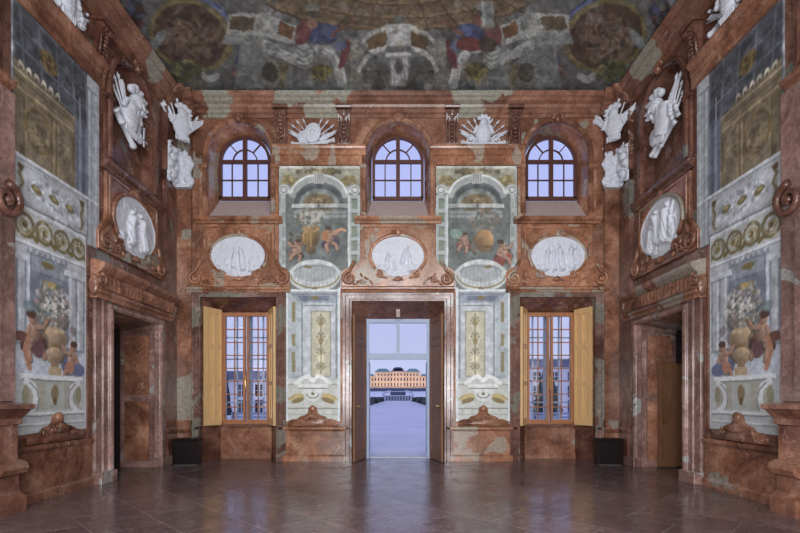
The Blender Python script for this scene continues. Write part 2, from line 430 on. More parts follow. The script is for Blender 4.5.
# baseboards and dado
DADO = [(0, .0), (.07, .0), (.07, .12), (.05, .15), (.03, .16), (.03, .74), (.05, .77), (.08, .8), (.08, .84), (.05, .86), (0, .87)]
def dado(name, wall, u0, u1, mat='red'):
    bm = B(); mould(bm, DADO, u0, u1)
    return wobj(name, bm, M[mat], wall, kind='structure')
for i, (a, b, m) in enumerate([(-WX+.1, -LB-.94, 'grey'), (-LB+.94, -1.15, 'orange'), (1.15, LB-.94, 'orange'), (LB+.94, WX-.1, 'grey')]):
    dado('baseboard_back' if i == 0 else 'baseboard_back.%03d' % i, 'back', a, b, m)
dado('baseboard_left', 'left', -5.05, SB-1.36); dado('baseboard_right', 'right', -SB+1.36, 5.05)
dado('baseboard_left.001', 'left', -12.8, -7.5); dado('baseboard_right.001', 'right', 7.5, 12.8)

# reveals
def loft(bm, a, b, skip=()):
    n = len(a); A = [bm.verts.new(L(*q)) for q in a]; Bv = [bm.verts.new(L(*q)) for q in b]
    for i in range(n):
        if i in skip: continue
        j = (i+1) % n; bm.faces.new([A[i], A[j], Bv[j], Bv[i]])
def archpts(h, z0, zs, p, n=20, r=None):
    r = r or h
    return [(-h, z0, p), (-h, zs, p)]+[(-r*math.cos(PI*i/n), zs+r*math.sin(PI*i/n), p) for i in range(1, n)]+[(h, zs, p), (h, z0, p)]
def archpath(h, z0, zs, n=24):
    return [(-h, z0), (-h, zs)]+[(-h*math.cos(PI*i/n), zs+h*math.sin(PI*i/n)) for i in range(1, n)]+[(h, zs), (h, z0)]
UD = .43
def upper_reveal(name, wall, u, depth, h2, zb2, zs2, blind=False):
    bm = B(); f = archpts(.78, 6.08, 7.66, 0); g = archpts(h2, zb2, zs2, -depth); loft(bm, f, g, skip=(len(f)-1,))
    if blind: bm.faces.new([bm.verts.new(L(*q)) for q in g])
    t = thing(name, wall, u, 0, kind='structure')
    obj('reveal', bm, M['deep' if blind else 'orange'], t, False)
    bm = B(); pts = [(-.78, 6.08, 0), (.78, 6.08, 0), (h2, zb2, -depth), (-h2, zb2, -depth)]
    bm.faces.new([bm.verts.new(L(*q)) for q in pts]); obj('sloping_sill', bm, M['deep' if blind else 'sill'], t)
    return t
tn = [1]
def trim(wall, u, z=0):
    t = thing('trim_%d' % tn[0], wall, u, z, kind='structure'); tn[0] += 1; return t
def tobj(bm, mat, wall, u=0, z=0, smooth=False):
    o = wobj('trim_%d' % tn[0], bm, M[mat], wall, u, z, smooth, kind='structure'); tn[0] += 1; return o

# upper arched windows
def rod(bm, pts, w, p0, p1):     # flat bar following a path in the wall plane
    sweep(bm, pts, [(-w/2, p0), (w/2, p0), (w/2, p1), (-w/2, p1)])
def upper_window(n, u):
    t = thing('window_%d' % n, 'back', u, 0, kind='structure')
    p = -UD; bm = B(); f = archpts(.78, 6.08, 7.66, 0); g = archpts(.68, 6.70, 7.69, p-.06); loft(bm, f, g, skip=(len(f)-1,))
    obj('reveal', bm, M['orange'], t)
    bm = B(); bm.faces.new([bm.verts.new(L(*q)) for q in [(-.78, 6.08, 0), (.78, 6.08, 0), (.68, 6.70, p-.06), (-.68, 6.70, p-.06)]]); obj('sill', bm, M['sill'], t)
    zb, zs, h = 6.73, 7.69, .66
    bm = B(); rod(bm, archpath(h-.03, zb, zs), .07, p-.05, p+.04); box(bm, -h, h, zb-.03, zb+.05, p-.05, p+.04); obj('frame', bm, M['darkwood'], t)
    bm = B(); box(bm, -.05, .05, zb, zs+h-.04, p-.04, p+.05); obj('mullion', bm, M['darkwood'], t)
    bm = B(); box(bm, -h+.03, h-.03, zs-.045, zs+.035, p-.04, p+.045); obj('transom', bm, M['darkwood'], t)
    bm = B()
    for s in (-1, 1):
        box(bm, s*.335-.014, s*.335+.014, zb, zs, p-.02, p+.02)
        rod(bm, [(s*.31*math.cos(a*PI/24), zs+.31*math.sin(a*PI/24)) for a in range(0, 13)], .028, p-.02, p+.02)
        rod(bm, [(s*.31*math.cos(PI*.27), zs+.31*math.sin(PI*.27)), (s*.62*math.cos(PI*.27), zs+.62*math.sin(PI*.27))], .026, p-.02, p+.02)
    box(bm, -h, h, (zb+zs)/2-.014, (zb+zs)/2+.014, p-.02, p+.02)
    obj('muntins', bm, M['darkwood'], t)
    bm = B(); q = archpts(h-.02, zb, zs, p-.01); bm.faces.new([bm.verts.new(L(*v)) for v in q]); obj('pane', bm, M['glass'], t)
for i, u in enumerate((-LB, 0, LB)): upper_window(i+1, u)

# lower side windows with shutters
def lower_window(n, u):
    t = thing('window_%d' % n, 'back', u, 0, kind='structure'); d = .54; fh, bh = .94, .66
    bm = B()
    a = [(-fh, 0, 0), (-fh, 4.08, 0), (fh, 4.08, 0), (fh, 0, 0)]; b = [(-bh, 0, -d), (-bh, 3.8, -d), (bh, 3.8, -d), (bh, 0, -d)]
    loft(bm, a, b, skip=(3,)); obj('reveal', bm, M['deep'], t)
    bm = B(); box(bm, -bh, bh, 0, .84, -d-.1, -d+.02); box(bm, -bh, bh, 0, .12, -d, -d+.05); box(bm, -bh+.12, bh-.12, .24, .7, -d, -d+.035); obj('panel', bm, M['red'], t)
    bm = B(); box(bm, -bh-.02, bh+.02, .83, .9, -d-.1, -d+.12); obj('sill', bm, M['deep'], t, mod=.01)
    z0, z1 = .9, 3.79; zi = z0+.1; zt = z1-.09
    bm = B(); sweep(bm, [(-bh+.03, z0), (-bh+.03, z1-.03), (bh-.03, z1-.03), (bh-.03, z0)], [(-.04, -d-.05), (.04, -d-.05), (.04, -d+.05), (-.04, -d+.05)]); box(bm, -bh, bh, z0-.02, z0+.05, -d-.05, -d+.05)
    obj('frame', bm, M['wood_or'], t)
    for s in (-1, 1):
        x0, x1 = (s*.02, s*(bh-.07)) if s > 0 else (s*(bh-.07), s*.02)
        bm = B(); fr = .055
        box(bm, x0, x0+fr, z0+.04, z1-.06, -d-.03, -d+.06); box(bm, x1-fr, x1, z0+.04, z1-.06, -d-.03, -d+.06)
        box(bm, x0+fr, x1-fr, z0+.04, zi+.01, -d-.03, -d+.06); box(bm, x0+fr, x1-fr, zt-.0, z1-.06, -d-.03, -d+.06)
        c = obj('casement', bm, M['wood_or'], t)
        bm = B(); xm = (x0+x1)/2; box(bm, xm-.012, xm+.012, zi, zt, -d-.01, -d+.03)
        for k in range(1, 8): z = zi+(zt-zi)*k/8; box(bm, x0+fr, x1-fr, z-.013, z+.013, -d-.01, -d+.03)
        obj('muntins', bm, M['wood_or'], c)
        bm = B(); bm.faces.new([bm.verts.new(L(*v)) for v in ((x0+fr, zi, -d), (x1-fr, zi, -d), (x1-fr, zt, -d), (x0+fr, zt, -d))]); obj('pane', bm, M['glass'], c)
        # outer white casement
        e = d+.3; bm = B()
        X0, X1 = (s*.0, s*.7) if s > 0 else (-.7, 0)
        box(bm, X0, X0+.06, z0-.05, z1+.1, -e-.05, -e); box(bm, X1-.06, X1, z0-.05, z1+.1, -e-.05, -e)
        for k in range(6): z = z0-.02+(z1-z0)*k/5; box(bm, X0+.06, X1-.06, z-.018, z+.018, -e-.04, -e)
        xm = (X0+X1)/2; box(bm, xm-.02, xm+.02, z0, z1, -e-.04, -e)
        obj('outer_casement', bm, M['white'], t)
    bm = B(); 
    for s in (-1, 1): box(bm, s*.66 if s > 0 else -.76, .76 if s > 0 else -.66, .8, 3.9, -d-.36, -d-.06)
    box(bm, -.76, .76, .72, .86, -d-.36, -d-.1); box(bm, -.76, .76, 3.8, 3.95, -d-.36, -d-.06); obj('outer_box', bm, M['white'], t)
    bm = B(); tube(bm, [L(.0, 2.02, -d+.09), L(0, 1.9, -d+.09)], .012); box(bm, -.012, .012, 1.8, 2.15, -d+.05, -d+.085); obj('window_latch', bm, M['brass'], t)
    # shutters against the splayed reveal
    for s in (-1, 1):
        A = Vector((s*(fh-.035), 0)); Bp = Vector((s*(bh+.0), -d+.07)); dr = (Bp-A); ln = dr.length; dr.normalize(); nn = Vector((-s*abs(dr.y), -s*0))
        nrm = Vector((-dr.y, dr.x));
        if nrm.x*s > 0: nrm = -nrm
        def pt(q, z, o): v = A+dr*q+nrm*o; return L(v.x, z, v.y)
        def sb(bm, q0, q1, z0, z1, o0, o1):
            vs = [bm.verts.new(pt(q, z, o)) for o in (o0, o1) for z in (z0, z1) for q in (q0, q1)]
            for f in ((0, 1, 3, 2), (4, 5, 7, 6), (0, 1, 5, 4), (2, 3, 7, 6), (0, 2, 6, 4), (1, 3, 7, 5)): bm.faces.new([vs[i] for i in f])
        bm = B(); sb(bm, 0, ln, .88, 3.86, 0, .03)
        zz = [.88, 1.06, 1.9, 2.0, 2.85, 2.95, 3.72, 3.86]
        sb(bm, 0, .1, .88, 3.86, .03, .062); sb(bm, ln*.52, ln*.62, .88, 3.86, .03, .062); sb(bm, ln-.05, ln, .88, 3.86, .03, .062)
        for k in (0, 2, 4, 6): sb(bm, .1, ln-.05, zz[k], zz[k+1], .03, .06)
        c = obj('shutter', bm, M['shutter'], t)
        bm = B()
        for k in (1, 3, 5): sb(bm, .2, ln*.52-.05, zz[k]+.06, zz[k+1]-.06, .03, .038); sb(bm, ln*.62+.04, ln-.03, zz[k]+.06, zz[k+1]-.06, .03, .038)
        obj('raised_panels', bm, M['shutter'], c)
lower_window(4, -LB); lower_window(5, LB)

# marble frames round the lower openings
FR = [(0, 0), (.23, 0), (.23, .05), (.17, .05), (.15, .08), (.06, .08), (.04, .11), (0, .11)]
for u, h, zt in ((-LB, .94, 4.08), (LB, .94, 4.08), (0, 1.15, 3.98)):
    bm = B(); sweep(bm, [(-h, 0), (-h, zt), (h, zt), (h, 0)], FR); tobj(bm, 'pink' if u == 0 else 'grey', 'back', u)
    k = 1.28 if u else 1.4
    bm = B(); mould(bm, [(0, 4.2), (.1, 4.2), (.12, 4.24), (.16, 4.27), (.16, 4.31), (.1, 4.34), (0, 4.35)], -k, k); tobj(bm, 'orange', 'back', u)

# central door
t = thing('door_1', 'back', 0, 0, kind='structure'); d = .54
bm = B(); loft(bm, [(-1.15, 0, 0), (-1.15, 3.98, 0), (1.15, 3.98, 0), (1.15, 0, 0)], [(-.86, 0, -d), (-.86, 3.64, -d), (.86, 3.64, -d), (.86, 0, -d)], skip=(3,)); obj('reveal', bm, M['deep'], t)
bm = B(); box(bm, -.05, .05, 3.64, 3.95, -.3, -.22); blob(bm, 0, 3.66, -.3, .05, .05, .05); obj('soffit_bracket', bm, M['pink'], t)
bm = B(); sweep(bm, [(-.82, 0), (-.82, 3.6), (.82, 3.6), (.82, 0)], [(-.06, -d-.12), (.05, -d-.12), (.05, -d), (-.06, -d)])
box(bm, -.8, .8, 2.58, 2.74, -d-.1, -d-.02); box(bm, -.045, .045, 2.74, 3.56, -d-.09, -d-.02); obj('outer_frame', bm, M['white'], t)
bm = B()
for x in (-.76, .045): bm.faces.new([bm.verts.new(L(*v)) for v in ((x, 2.74, -d-.06), (x+.715, 2.74, -d-.06), (x+.715, 3.56, -d-.06), (x, 3.56, -d-.06))])
obj('transom_pane', bm, M['glass'], t)
def leaf(bm, A, Bp, z0, z1, th, s, rails, inset=.06):
    A = Vector(A); Bp = Vector(Bp); dr = Bp-A; ln = dr.length; dr.normalize(); nrm = Vector((-dr.y, dr.x))
    if nrm.x*s > 0: nrm = -nrm
    def sb(q0, q1, z0, z1, o0, o1):
        vs = []
        for o in (o0, o1):
            for z in (z0, z1):
                for q in (q0, q1): v = A+dr*q+nrm*o; vs.append(bm.verts.new(L(v.x, z, v.y)))
        for f in ((0, 1, 3, 2), (4, 5, 7, 6), (0, 1, 5, 4), (2, 3, 7, 6), (0, 2, 6, 4), (1, 3, 7, 5)): bm.faces.new([vs[i] for i in f])
    return sb, ln
for s in (-1, 1):
    bm = B(); sb, ln = leaf(bm, (s*1.1, .33), (s*.875, -.5), .02, 3.62, .05, s, None)
    sb(0, ln, .02, 3.62, 0, .035); sb(0, .12, .02, 3.62, .035, .055); sb(ln-.12, ln, .02, 3.62, .035, .055)
    zz = [.02, .22, 1.12, 1.26, 2.9, 3.04, 3.5, 3.62]
    for k in (0, 2, 4, 6): sb(.12, ln-.12, zz[k], zz[k+1], .035, .055)
    lf = obj('door_leaf', bm, M['brown'], t)
    bm = B(); sb, ln = leaf(bm, (s*1.1, .33), (s*.875, -.5), 0, 1, .05, s, None)
    for k in (1, 3, 5): sb(.17, ln-.17, zz[k]+.05, zz[k+1]-.05, .035, .05)
    obj('panel', bm, M['brown'], lf)
    bm = B(); tube(bm, [L(s*1.04, 1.38, .28), L(s*.96, 1.38, .29)], .018); blob(bm, s*.95, 1.38, .29, .035, .03, .03); tag(obj('door_knob', bm, M['brass'], lf, True), 'brass knob')
    bm = B()                                       # glazed outer leaf, folded outwards
    box(bm, s*.8-.02, s*.8+.02, .06, .3, -d-.9, -d-.12)
    for q in (-.9, -.18): box(bm, s*.8-.02, s*.8+.02, .06, 2.58, -d+q, -d+q+.07)
    for z in (.95, 1.45, 1.95, 2.5): box(bm, s*.8-.015, s*.8+.015, z, z+.05, -d-.85, -d-.15)
    o = obj('outer_leaf', bm, M['white'], t)
    bm = B(); bm.faces.new([bm.verts.new(L(*v)) for v in ((s*.8, .3, -d-.83), (s*.8, .3, -d-.18), (s*.8, 2.5, -d-.18), (s*.8, 2.5, -d-.83))]); obj('pane', bm, M['glass'], o)

# bay dressing: arch mouldings, sill shelves, pilaster strips, impost
def bay_upper(wall, u, mat, arch='red'):
    bm = B(); sweep(bm, archpath(.82, 6.2, 7.66), [(-.04, 0), (.09, 0), (.09, .05), (.06, .08), (-.01, .08), (-.04, .04)]); tobj(bm, arch, wall, u, 0)
    bm = B(); mould(bm, [(0, 5.92), (.06, 5.92), (.08, 5.96), (.15, 6.0), (.17, 6.03), (.17, 6.07), (0, 6.09)], -1.08, 1.08); tobj(bm, mat, wall, u)
    bm = B()
    for s in (-1, 1): e = .92 if (wall == 'back' and u == 0) else .98; box(bm, *(sorted((s*.8, s*e))), 6.09, 7.36, 0, .045); mould(bm, [(0, 7.3), (.085, 7.3), (.11, 7.34), (.11, 7.378), (0, 7.379)], *(sorted((s*.79, s*(e+.02)))))
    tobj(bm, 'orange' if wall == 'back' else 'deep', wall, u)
for u in (-LB, 0, LB): bay_upper('back', u, 'orange')
for w, sg in (('left', 1), ('right', -1)):
    bay_upper(w, SB*sg, 'deep', 'deep'); bay_upper(w, -6.15*sg, 'red', 'deep')
    t = thing('trim_%d' % tn[0], w, SB*sg, 0, kind='structure'); tn[0] += 1
    bm = B(); f = archpts(.78, 6.08, 7.66, 0); g = archpts(.74, 6.45, 7.66, -.22); loft(bm, f, g, skip=(len(f)-1,)); bm.faces.new([bm.verts.new(L(*q)) for q in g]); obj('niche', bm, M['deep'], t)
    bm = B(); bm.faces.new([bm.verts.new(L(*q)) for q in [(-.78, 6.08, 0), (.78, 6.08, 0), (.74, 6.45, -.22), (-.74, 6.45, -.22)]]); obj('sloping_sill', bm, M['grey'], t)

# heads over the wall paintings
def head(wall, u0, u1, mat='orange'):
    bm = B(); mould(bm, [(0, 7.38), (.06, 7.38), (.06, 7.6), (.09, 7.62), (.09, 7.72), (.13, 7.76), (.15, 7.8), (.15, 7.85), (0, 7.87)], u0, u1); tobj(bm, mat, wall)
head('back', -3.12, -.8); head('back', .8, 3.12)
head('left', -5.15, -2.9, 'red'); head('right', 2.9, 5.15, 'red')

# cornice all round, broken forward over the corner pilasters
CP = [(0, 8.62), (.04, 8.62), (.04, 8.7), (.09, 8.72), (.09, 8.8), (.13, 8.83), (.16, 8.88), (.25, 8.92), (.25, 8.99), (.3, 9.02), (.34, 9.07), (.34, 9.11), (0, 9.13)]
CP = [(p, z-.06) for p, z in CP]
CQ = [(p+.12 if p else 0, z) for p, z in CP]
bm = B(); mould(bm, CP, -WX+.0, WX); mould(bm, CQ, -WX, -5.0); mould(bm, CQ, 5.0, WX); tobj(bm, 'cornice', 'back')
for w, sg in (('left', 1), ('right', -1)):
    bm = B(); a, b = sorted((REAR*sg, 0)); mould(bm, CP, a, b); a, b = sorted((-.6*sg, 0)); mould(bm, CQ, a, b); tobj(bm, 'cornice', w)
    bm = B(); a, b = sorted((-.62*sg, 0))
    box(bm, a, b, .87, 6.75, 0, .1); mould(bm, [(0, 0), (.18, 0), (.18, .16), (.15, .2), (.13, .75), (.16, .8), (.16, .88), (0, .9)], a, b); box(bm, a, b, 7.0, 8.62, 0, .12)
    tobj(bm, 'deep', w)
for s in (-1, 1):
    a, b = sorted((s*WX, s*5.13)); bm = B(); box(bm, a, b, .87, 6.75, 0, .1); tobj(bm, 'red', 'back')
    bm = B(); mould(bm, [(0, .0), (.18, 0), (.18, .16), (.15, .2), (.13, .7), (.16, .74), (.2, .8), (.18, .88), (.13, .92), (.15, .98), (.1, 1.02), (0, 1.02)], a, b); tobj(bm, 'red', 'back')
    bm = B(); box(bm, a, b, 7.0, 8.62, 0, .12); tobj(bm, 'deep', 'back')
# strips beside the paintings
for s in (-1, 1):
    for a, b, z0, z1, m in ((4.93, 5.13, .87, 4.2, 'grey'),):
        bm = B(); box(bm, *(sorted((s*a, s*b))), z0, z1, 0, .03); tobj(bm, m, 'back')
for w, sg in (('left', 1), ('right', -1)):
    bm = B(); box(bm, *(sorted((sg*-3.36, sg*-3.24))), .87, 4.3, 0, .04); tobj(bm, 'deep', w)

# side doorways with carved hoods
def side_door(n, w, sg):
    u = SB*sg; t = thing('door_%d' % n, w, u, 0, kind='structure'); dep = .75
    bm = B(); loft(bm, [(-DH, 0, 0), (-DH, 3.25, 0), (DH, 3.25, 0), (DH, 0, 0)], [(-DH+.05, 0, -dep), (-DH+.05, 3.1, -dep), (DH-.05, 3.1, -dep), (DH-.05, 0, -dep)], skip=(3,)); obj('reveal', bm, M['pink'], t)
    far = sg
    bm = B(); x = far*(DH-.03)
    for z0, z1 in ((.15, 1.5), (1.65, 3.0)): box(bm, *(sorted((x-far*.03, x))), z0, z1, -dep+.1, -.1)
    obj('reveal_panel', bm, M['red'], t)
    bm = B(); sweep(bm, [(-DH, 0), (-DH, 3.25), (DH, 3.25), (DH, 0)], [(0, 0), (.44, 0), (.44, .07), (.26, .07), (.25, .1), (.12, .1), (.11, .15), (.08, .17), (.04, .17), (0, .12)]); obj('jamb_frame', bm, M['pink'], t, mod=.012)
    bm = B()
    for s in (-1, 1): box(bm, *(sorted((s*(DH-.02), s*(DH+.46)))), 0, .22, 0, .2)
    obj('plinth', bm, M['pink'], t, mod=.01)
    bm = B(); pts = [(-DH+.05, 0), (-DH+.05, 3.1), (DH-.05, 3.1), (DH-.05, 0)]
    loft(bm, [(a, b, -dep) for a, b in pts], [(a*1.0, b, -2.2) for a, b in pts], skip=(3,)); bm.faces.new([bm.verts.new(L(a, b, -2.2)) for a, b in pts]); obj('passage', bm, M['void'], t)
    if sg < 0:
        bm = B(); x = -(DH-.09); box(bm, x-.02, x+.03, .03, 2.35, -dep-.55, -.32)
        for z0, z1 in ((.2, 1.0), (1.15, 2.2)): box(bm, x+.03, x+.045, z0, z1, -dep-.42, -.42)
        lf = obj('door_leaf', bm, M['brown'], t)
        bm = B(); tube(bm, [L(x+.05, 1.0, -.4), L(x+.08, 1.02, -.4), L(x+.08, 1.16, -.4), L(x+.05, 1.18, -.4)], .012); tag(obj('handle', bm, M['brass'], lf), 'steel pull handle')
    else:
        bm = B(); x = -(DH-.1); box(bm, x-.03, x+.02, .03, 2.9, -dep-.75, -.5); obj('door_leaf', bm, M['black'], t)
    # hood
    h = 1.42; bm = B()
    mould(bm, [(0, 3.4), (.17, 3.4), (.17, 3.46), (.22, 3.5), (.24, 3.54), (.18, 3.58), (.18, 3.85), (.22, 3.88), (.29, 3.94), (.31, 3.98), (.31, 4.04), (.1, 4.1), (0, 4.1)], -h, h); hd = obj('hood', bm, M['red'], t)
    def fr(U, Z):
        k = .13; x = (U/k-np.floor(U/k)-.5)*2; z = (Z-3.6)/.23
        leafh = np.sqrt(np.clip(1-(x/(.35+.65*np.sin(np.clip(z, 0, 1)*2.6)))**2, 0, 1))
        return np.ones(U.shape, bool), .17+.03+.026*leafh*(.4+.6*np.abs(np.cos(x*6)))*np.sin(np.clip(z, .05, .95)*PI)**.4+.035*fbm(U, Z, 16, 3), None
    gridmesh('carved_frieze', -h+.06, h-.06, 3.59, 3.84, .014, fr, M['red'], hd, back=.15)
    bm = B()
    for s in (-1, 1): scroll(bm, s*(h-.05), 3.72, .12, 1.4, PI/2, s, .04, .2); blob(bm, s*(h+.02), 3.62, .12, .06, .2, .1)
    obj('ear_scroll', bm, M['red'], hd, True)
side_door(2, 'left', 1); side_door(3, 'right', -1)

# ------------------------------------------------------------ medallion bays
def med_mask(U, Z, hw, hh):
    e = np.sqrt((U/hw)**2+(Z/hh)**2)-1
    t = (np.abs(U) < hw*.45) & (Z < -hh*.6) & (Z > -hh*1.02-.02*np.cos(U*9))
    cut = (Z < -hh*.62) & (np.abs(U) > hw*.45) & (np.hypot((np.abs(U)-hw*.62), Z+hh*.98) < hw*.17)
    return ((e < 0) | t) & ~cut, e
def medallion(wall, u, z, hw, hh, scene, label, bodyw, flare, mat, group=None, sidebay=False):
    t = thing('relief_medallion', wall, u, z, label, 'medallion', group)
    bz = 5.9-z; lz = 4.35-z
    def cur(s): return [(s*bodyw, bz), (s*bodyw, 5.12-z), (s*(bodyw+.03), 4.98-z), (s*(bodyw+.13), 4.86-z), (s*(flare-.08), 4.8-z), (s*flare, 4.7-z), (s*flare, lz)]
    bm = B(); prism(bm, cur(-1)+cur(1)[::-1], 0, .07); obj('console_panel', bm, M[mat], t, mod=.012)
    bm = B(); pth = [(-bodyw+.1, 5.1-z), (-bodyw+.1, bz-.1), (bodyw-.1, bz-.1), (bodyw-.1, 5.1-z)]
    sweep(bm, pth, [(0, .07), (.04, .07), (.03, .09), (.01, .09)]); obj('panel_moulding', bm, M[mat], t)
    bm = B(); n = 48
    pp = [((hw+.04)*math.cos(-.62+a*(PI+1.24)/n), (hh+.04)*math.sin(-.62+a*(PI+1.24)/n)) for a in range(n+1)][::-1]
    sweep(bm, pp, [(-.06, .07), (.03, .07), (.03, .11), (0, .13), (-.05, .12)]); obj('frame', bm, M[mat], t, True)
    def f(U, Z):
        m, e = med_mask(U, Z, hw, hh)
        H = .085+.035*np.exp(-(e/.035)**2)*(Z > -hh*.7)
        H = H+.04*np.clip(fbm(U, Z, 13, 5, 3)-.45, 0, 1)*(e < -.06)
        q = np.zeros(U.shape)
        for k in scene: q = figure(q, U, Z, *k[:3], **(k[3] if len(k) > 3 else {}))
        q = np.maximum(q, .03*np.clip(fbm(U, Z, 6, 9)-.45, 0, 1)*3*(Z < -hh*.45))
        q = np.where(e < -.07, q, q*0)
        return m, H+q*2.0, None
    gridmesh('relief', -hw, hw, -hh*1.1, hh, .0125, f, M['stucco'], t, back=.06)
    # cresting above, shell below, scrolls at the foot
    bm = B()
    for s in (-1, 1):
        scroll(bm, s*.09, hh+.1, .07, 1.2, -PI/2, s, .022, .07); blob(bm, s*.17, hh+.06, .08, .09, .03, .03, -s*.4); bc = B()
        scroll(bc, s*(hw*.72), -hh*.92, .1, 1.3, PI*.6 if s < 0 else PI*.4, s, .03, .08); blob(bc, s*(hw*.58), -hh*1.04, .08, .12, .035, .035, s*.3); obj('side_scroll', bc, M[mat], t, True)
    blob(bm, 0, hh+.1, .09, .08, .1, .05); obj('crest', bm, M[mat], t, True); bm = B(); blob(bm, 0, -hh*1.16, .09, .1, .06, .05)
    for k in range(-3, 4): blob(bm, k*.035, -hh*1.12-abs(k)*.008, .1, .013, .06, .03, k*.25, 8, 6)
    obj('shell_ornament', bm, M[mat], t, True)
    for s in (-1, 1):
        bm = B(); scroll(bm, s*(flare-.2), lz+.2, .17, 1.7, PI/2, -s, .045, .08, tail=(s*(flare-.33), 4.98-z)); obj('volute', bm, M[mat], t, True)
        bm = B()
        for k, (dx, dz, r, rr) in enumerate(((.45, .12, .09, .1), (.62, .2, .08, .5), (.35, .06, .07, -.3), (.75, .1, .07, .9), (.5, .28, .06, 1.2))):
            blob(bm, s*(flare-dx), lz+dz, .08, r, .03, .035, s*rr, 10, 6)
        scroll(bm, s*(flare-.52), lz+.13, .08, 1.2, 0, s, .022, .08)
        obj('carved_leaves', bm, M[mat], t, True)
    return t
a1 = dict(lean=.15, arm=(1, .6)); a2 = dict(lean=-.15, arm=(-1, .5), arm2=(1, -.1))
medallion('back', -LB, 5.1, .68, .49, [(-.12, -.3, .5, a1), (.12, -.36, .62, a2), (.3, -.34, .3)], 'white oval relief of seated figures over the left lower window', .88, 1.27, 'orange', 'oval medallions of the back wall')
medallion('back', 0, 5.1, .66, .49, [(-.28, -.33, .42, a1), (-.08, -.36, .3, a2), (.1, -.2, .45, dict(lean=.4, arm=(1, .9))), (.3, -.25, .4, a2)], 'white oval relief above the open central door', .94, 1.41, 'orange', 'oval medallions of the back wall')
medallion('back', LB, 5.1, .68, .49, [(-.3, -.36, .6, a1), (-.1, -.36, .58), (.1, -.36, .66, a2), (.32, -.34, .64, dict(arm=(1, 1.2)))], 'white oval relief with standing figures over the right lower window', .88, 1.27, 'orange', 'oval medallions of the back wall')
medallion('left', SB-.03, 5.15, .76, .58, [(-.25, -.42, .72, a1), (.22, -.45, .78, a2)], 'white oval relief of two standing figures above the left side doorway', .95, 1.2, 'red', 'oval medallions of the side walls')
medallion('right', -SB+.03, 5.15, .76, .58, [(-.36, -.45, .6, a1), (-.05, -.3, .72, a2), (.2, -.35, .78, a1), (.42, -.3, .5)], 'white oval relief of a group of figures above the right side doorway', .95, 1.2, 'red', 'oval medallions of the side walls')

# ------------------------------------------------------------ consoles and masks in the frieze
M['plainred'] = marble('console_marble', (78, 48, 39), (104, 70, 58), (128, 92, 76), (112, 110, 102), thr=.8)
def console():
    t = thing('wall_console', 'back', 0, 0)
    bm = B(); mould(bm, [(0, 0), (.06, 0), (.08, .1), (.08, .35), (.12, .6), (.18, .78), (.2, .86), (.16, .9), (0, .92)], -.15, .15); obj('bracket_body', bm, M['plainred'], t)
    bm = B(); mould(bm, [(0, .92), (.22, .92), (.24, .96), (.24, 1.0), (0, 1.0)], -.19, .19); obj('cap', bm, M['plainred'], t)
    bm = B()
    for s in (-1, 1): scroll(bm, s*.1, .8, .07, 1.3, -PI/2, -s, .025, .17); tube(bm, [L(s*.1, .05, .08), L(s*.1, .7, .13)], .022)
    for k in range(7): blob(bm, 0, .1+k*.1, .1+.012*k, .05, .045, .03)
    obj('carving', bm, M['plainred'], t, True)
    return t
con = console(); first = True
for w, u, lab in (('back', -2.91, 'carved red marble console left of the shield trophy, left of centre in the frieze'),
                  ('back', -1.34, 'carved red marble console between the left shield trophy and the central arch'),
                  ('back', 1.34, 'carved red marble console between the central arch and the right shield trophy'),
                  ('back', 2.91, 'carved red marble console right of the right shield trophy in the frieze'),
                  ('left', -3.0, 'dark carved console on the left side wall cornice, beside its arched niche'),
                  ('left', -4.95, 'dark carved console on the left side wall nearest the camera'),
                  ('right', 3.0, 'dark carved console on the right side wall cornice, beside its arched niche'),
                  ('right', 4.95, 'dark carved console on the right side wall nearest the camera')):
    c = con if first else dup(con); first = False
    place(c, w, u, 7.87 if w == 'back' else 7.85); c.scale.z = .92 if w == 'back' else .7; tag(c, lab, 'console', 'carved consoles of the frieze')
def mask():
    t = thing('keystone_mask', 'back', 0, 0)
    bm = B(); blob(bm, 0, 0, .12, .09, .11, .08); blob(bm, 0, -.02, .2, .02, .03, .03, 0, 8, 6); blob(bm, -.035, .02, .18, .02, .012, .02, 0, 8, 6); blob(bm, .035, .02, .18, .02, .012, .02, 0, 8, 6)
    blob(bm, 0, -.06, .18, .03, .012, .02, 0, 8, 6); obj('face', bm, M['red'], t, True)
    bm = B()
    for k in range(-4, 5): a = k*.38; tube(bm, [L(.07*math.sin(a), .07*math.cos(a), .12), L(.17*math.sin(a), .02+.15*math.cos(a), .12)], [.03, .012])
    obj('leaf_crown', bm, M['red'], t, True)
    return t
mk = mask(); first = True
for w, u, lab in (('back', -LB, 'small carved mask over the left arched window'), ('back', 0, 'small carved mask over the central arched window'),
                  ('back', LB, 'small carved mask over the right arched window'), ('left', SB, 'small carved mask over the niche of the left side wall'),
                  ('right', -SB, 'small carved mask over the niche of the right side wall')):
    c = mk if first else dup(mk); first = False
    place(c, w, u, 8.5); tag(c, lab, 'mask', 'carved masks above the arches')

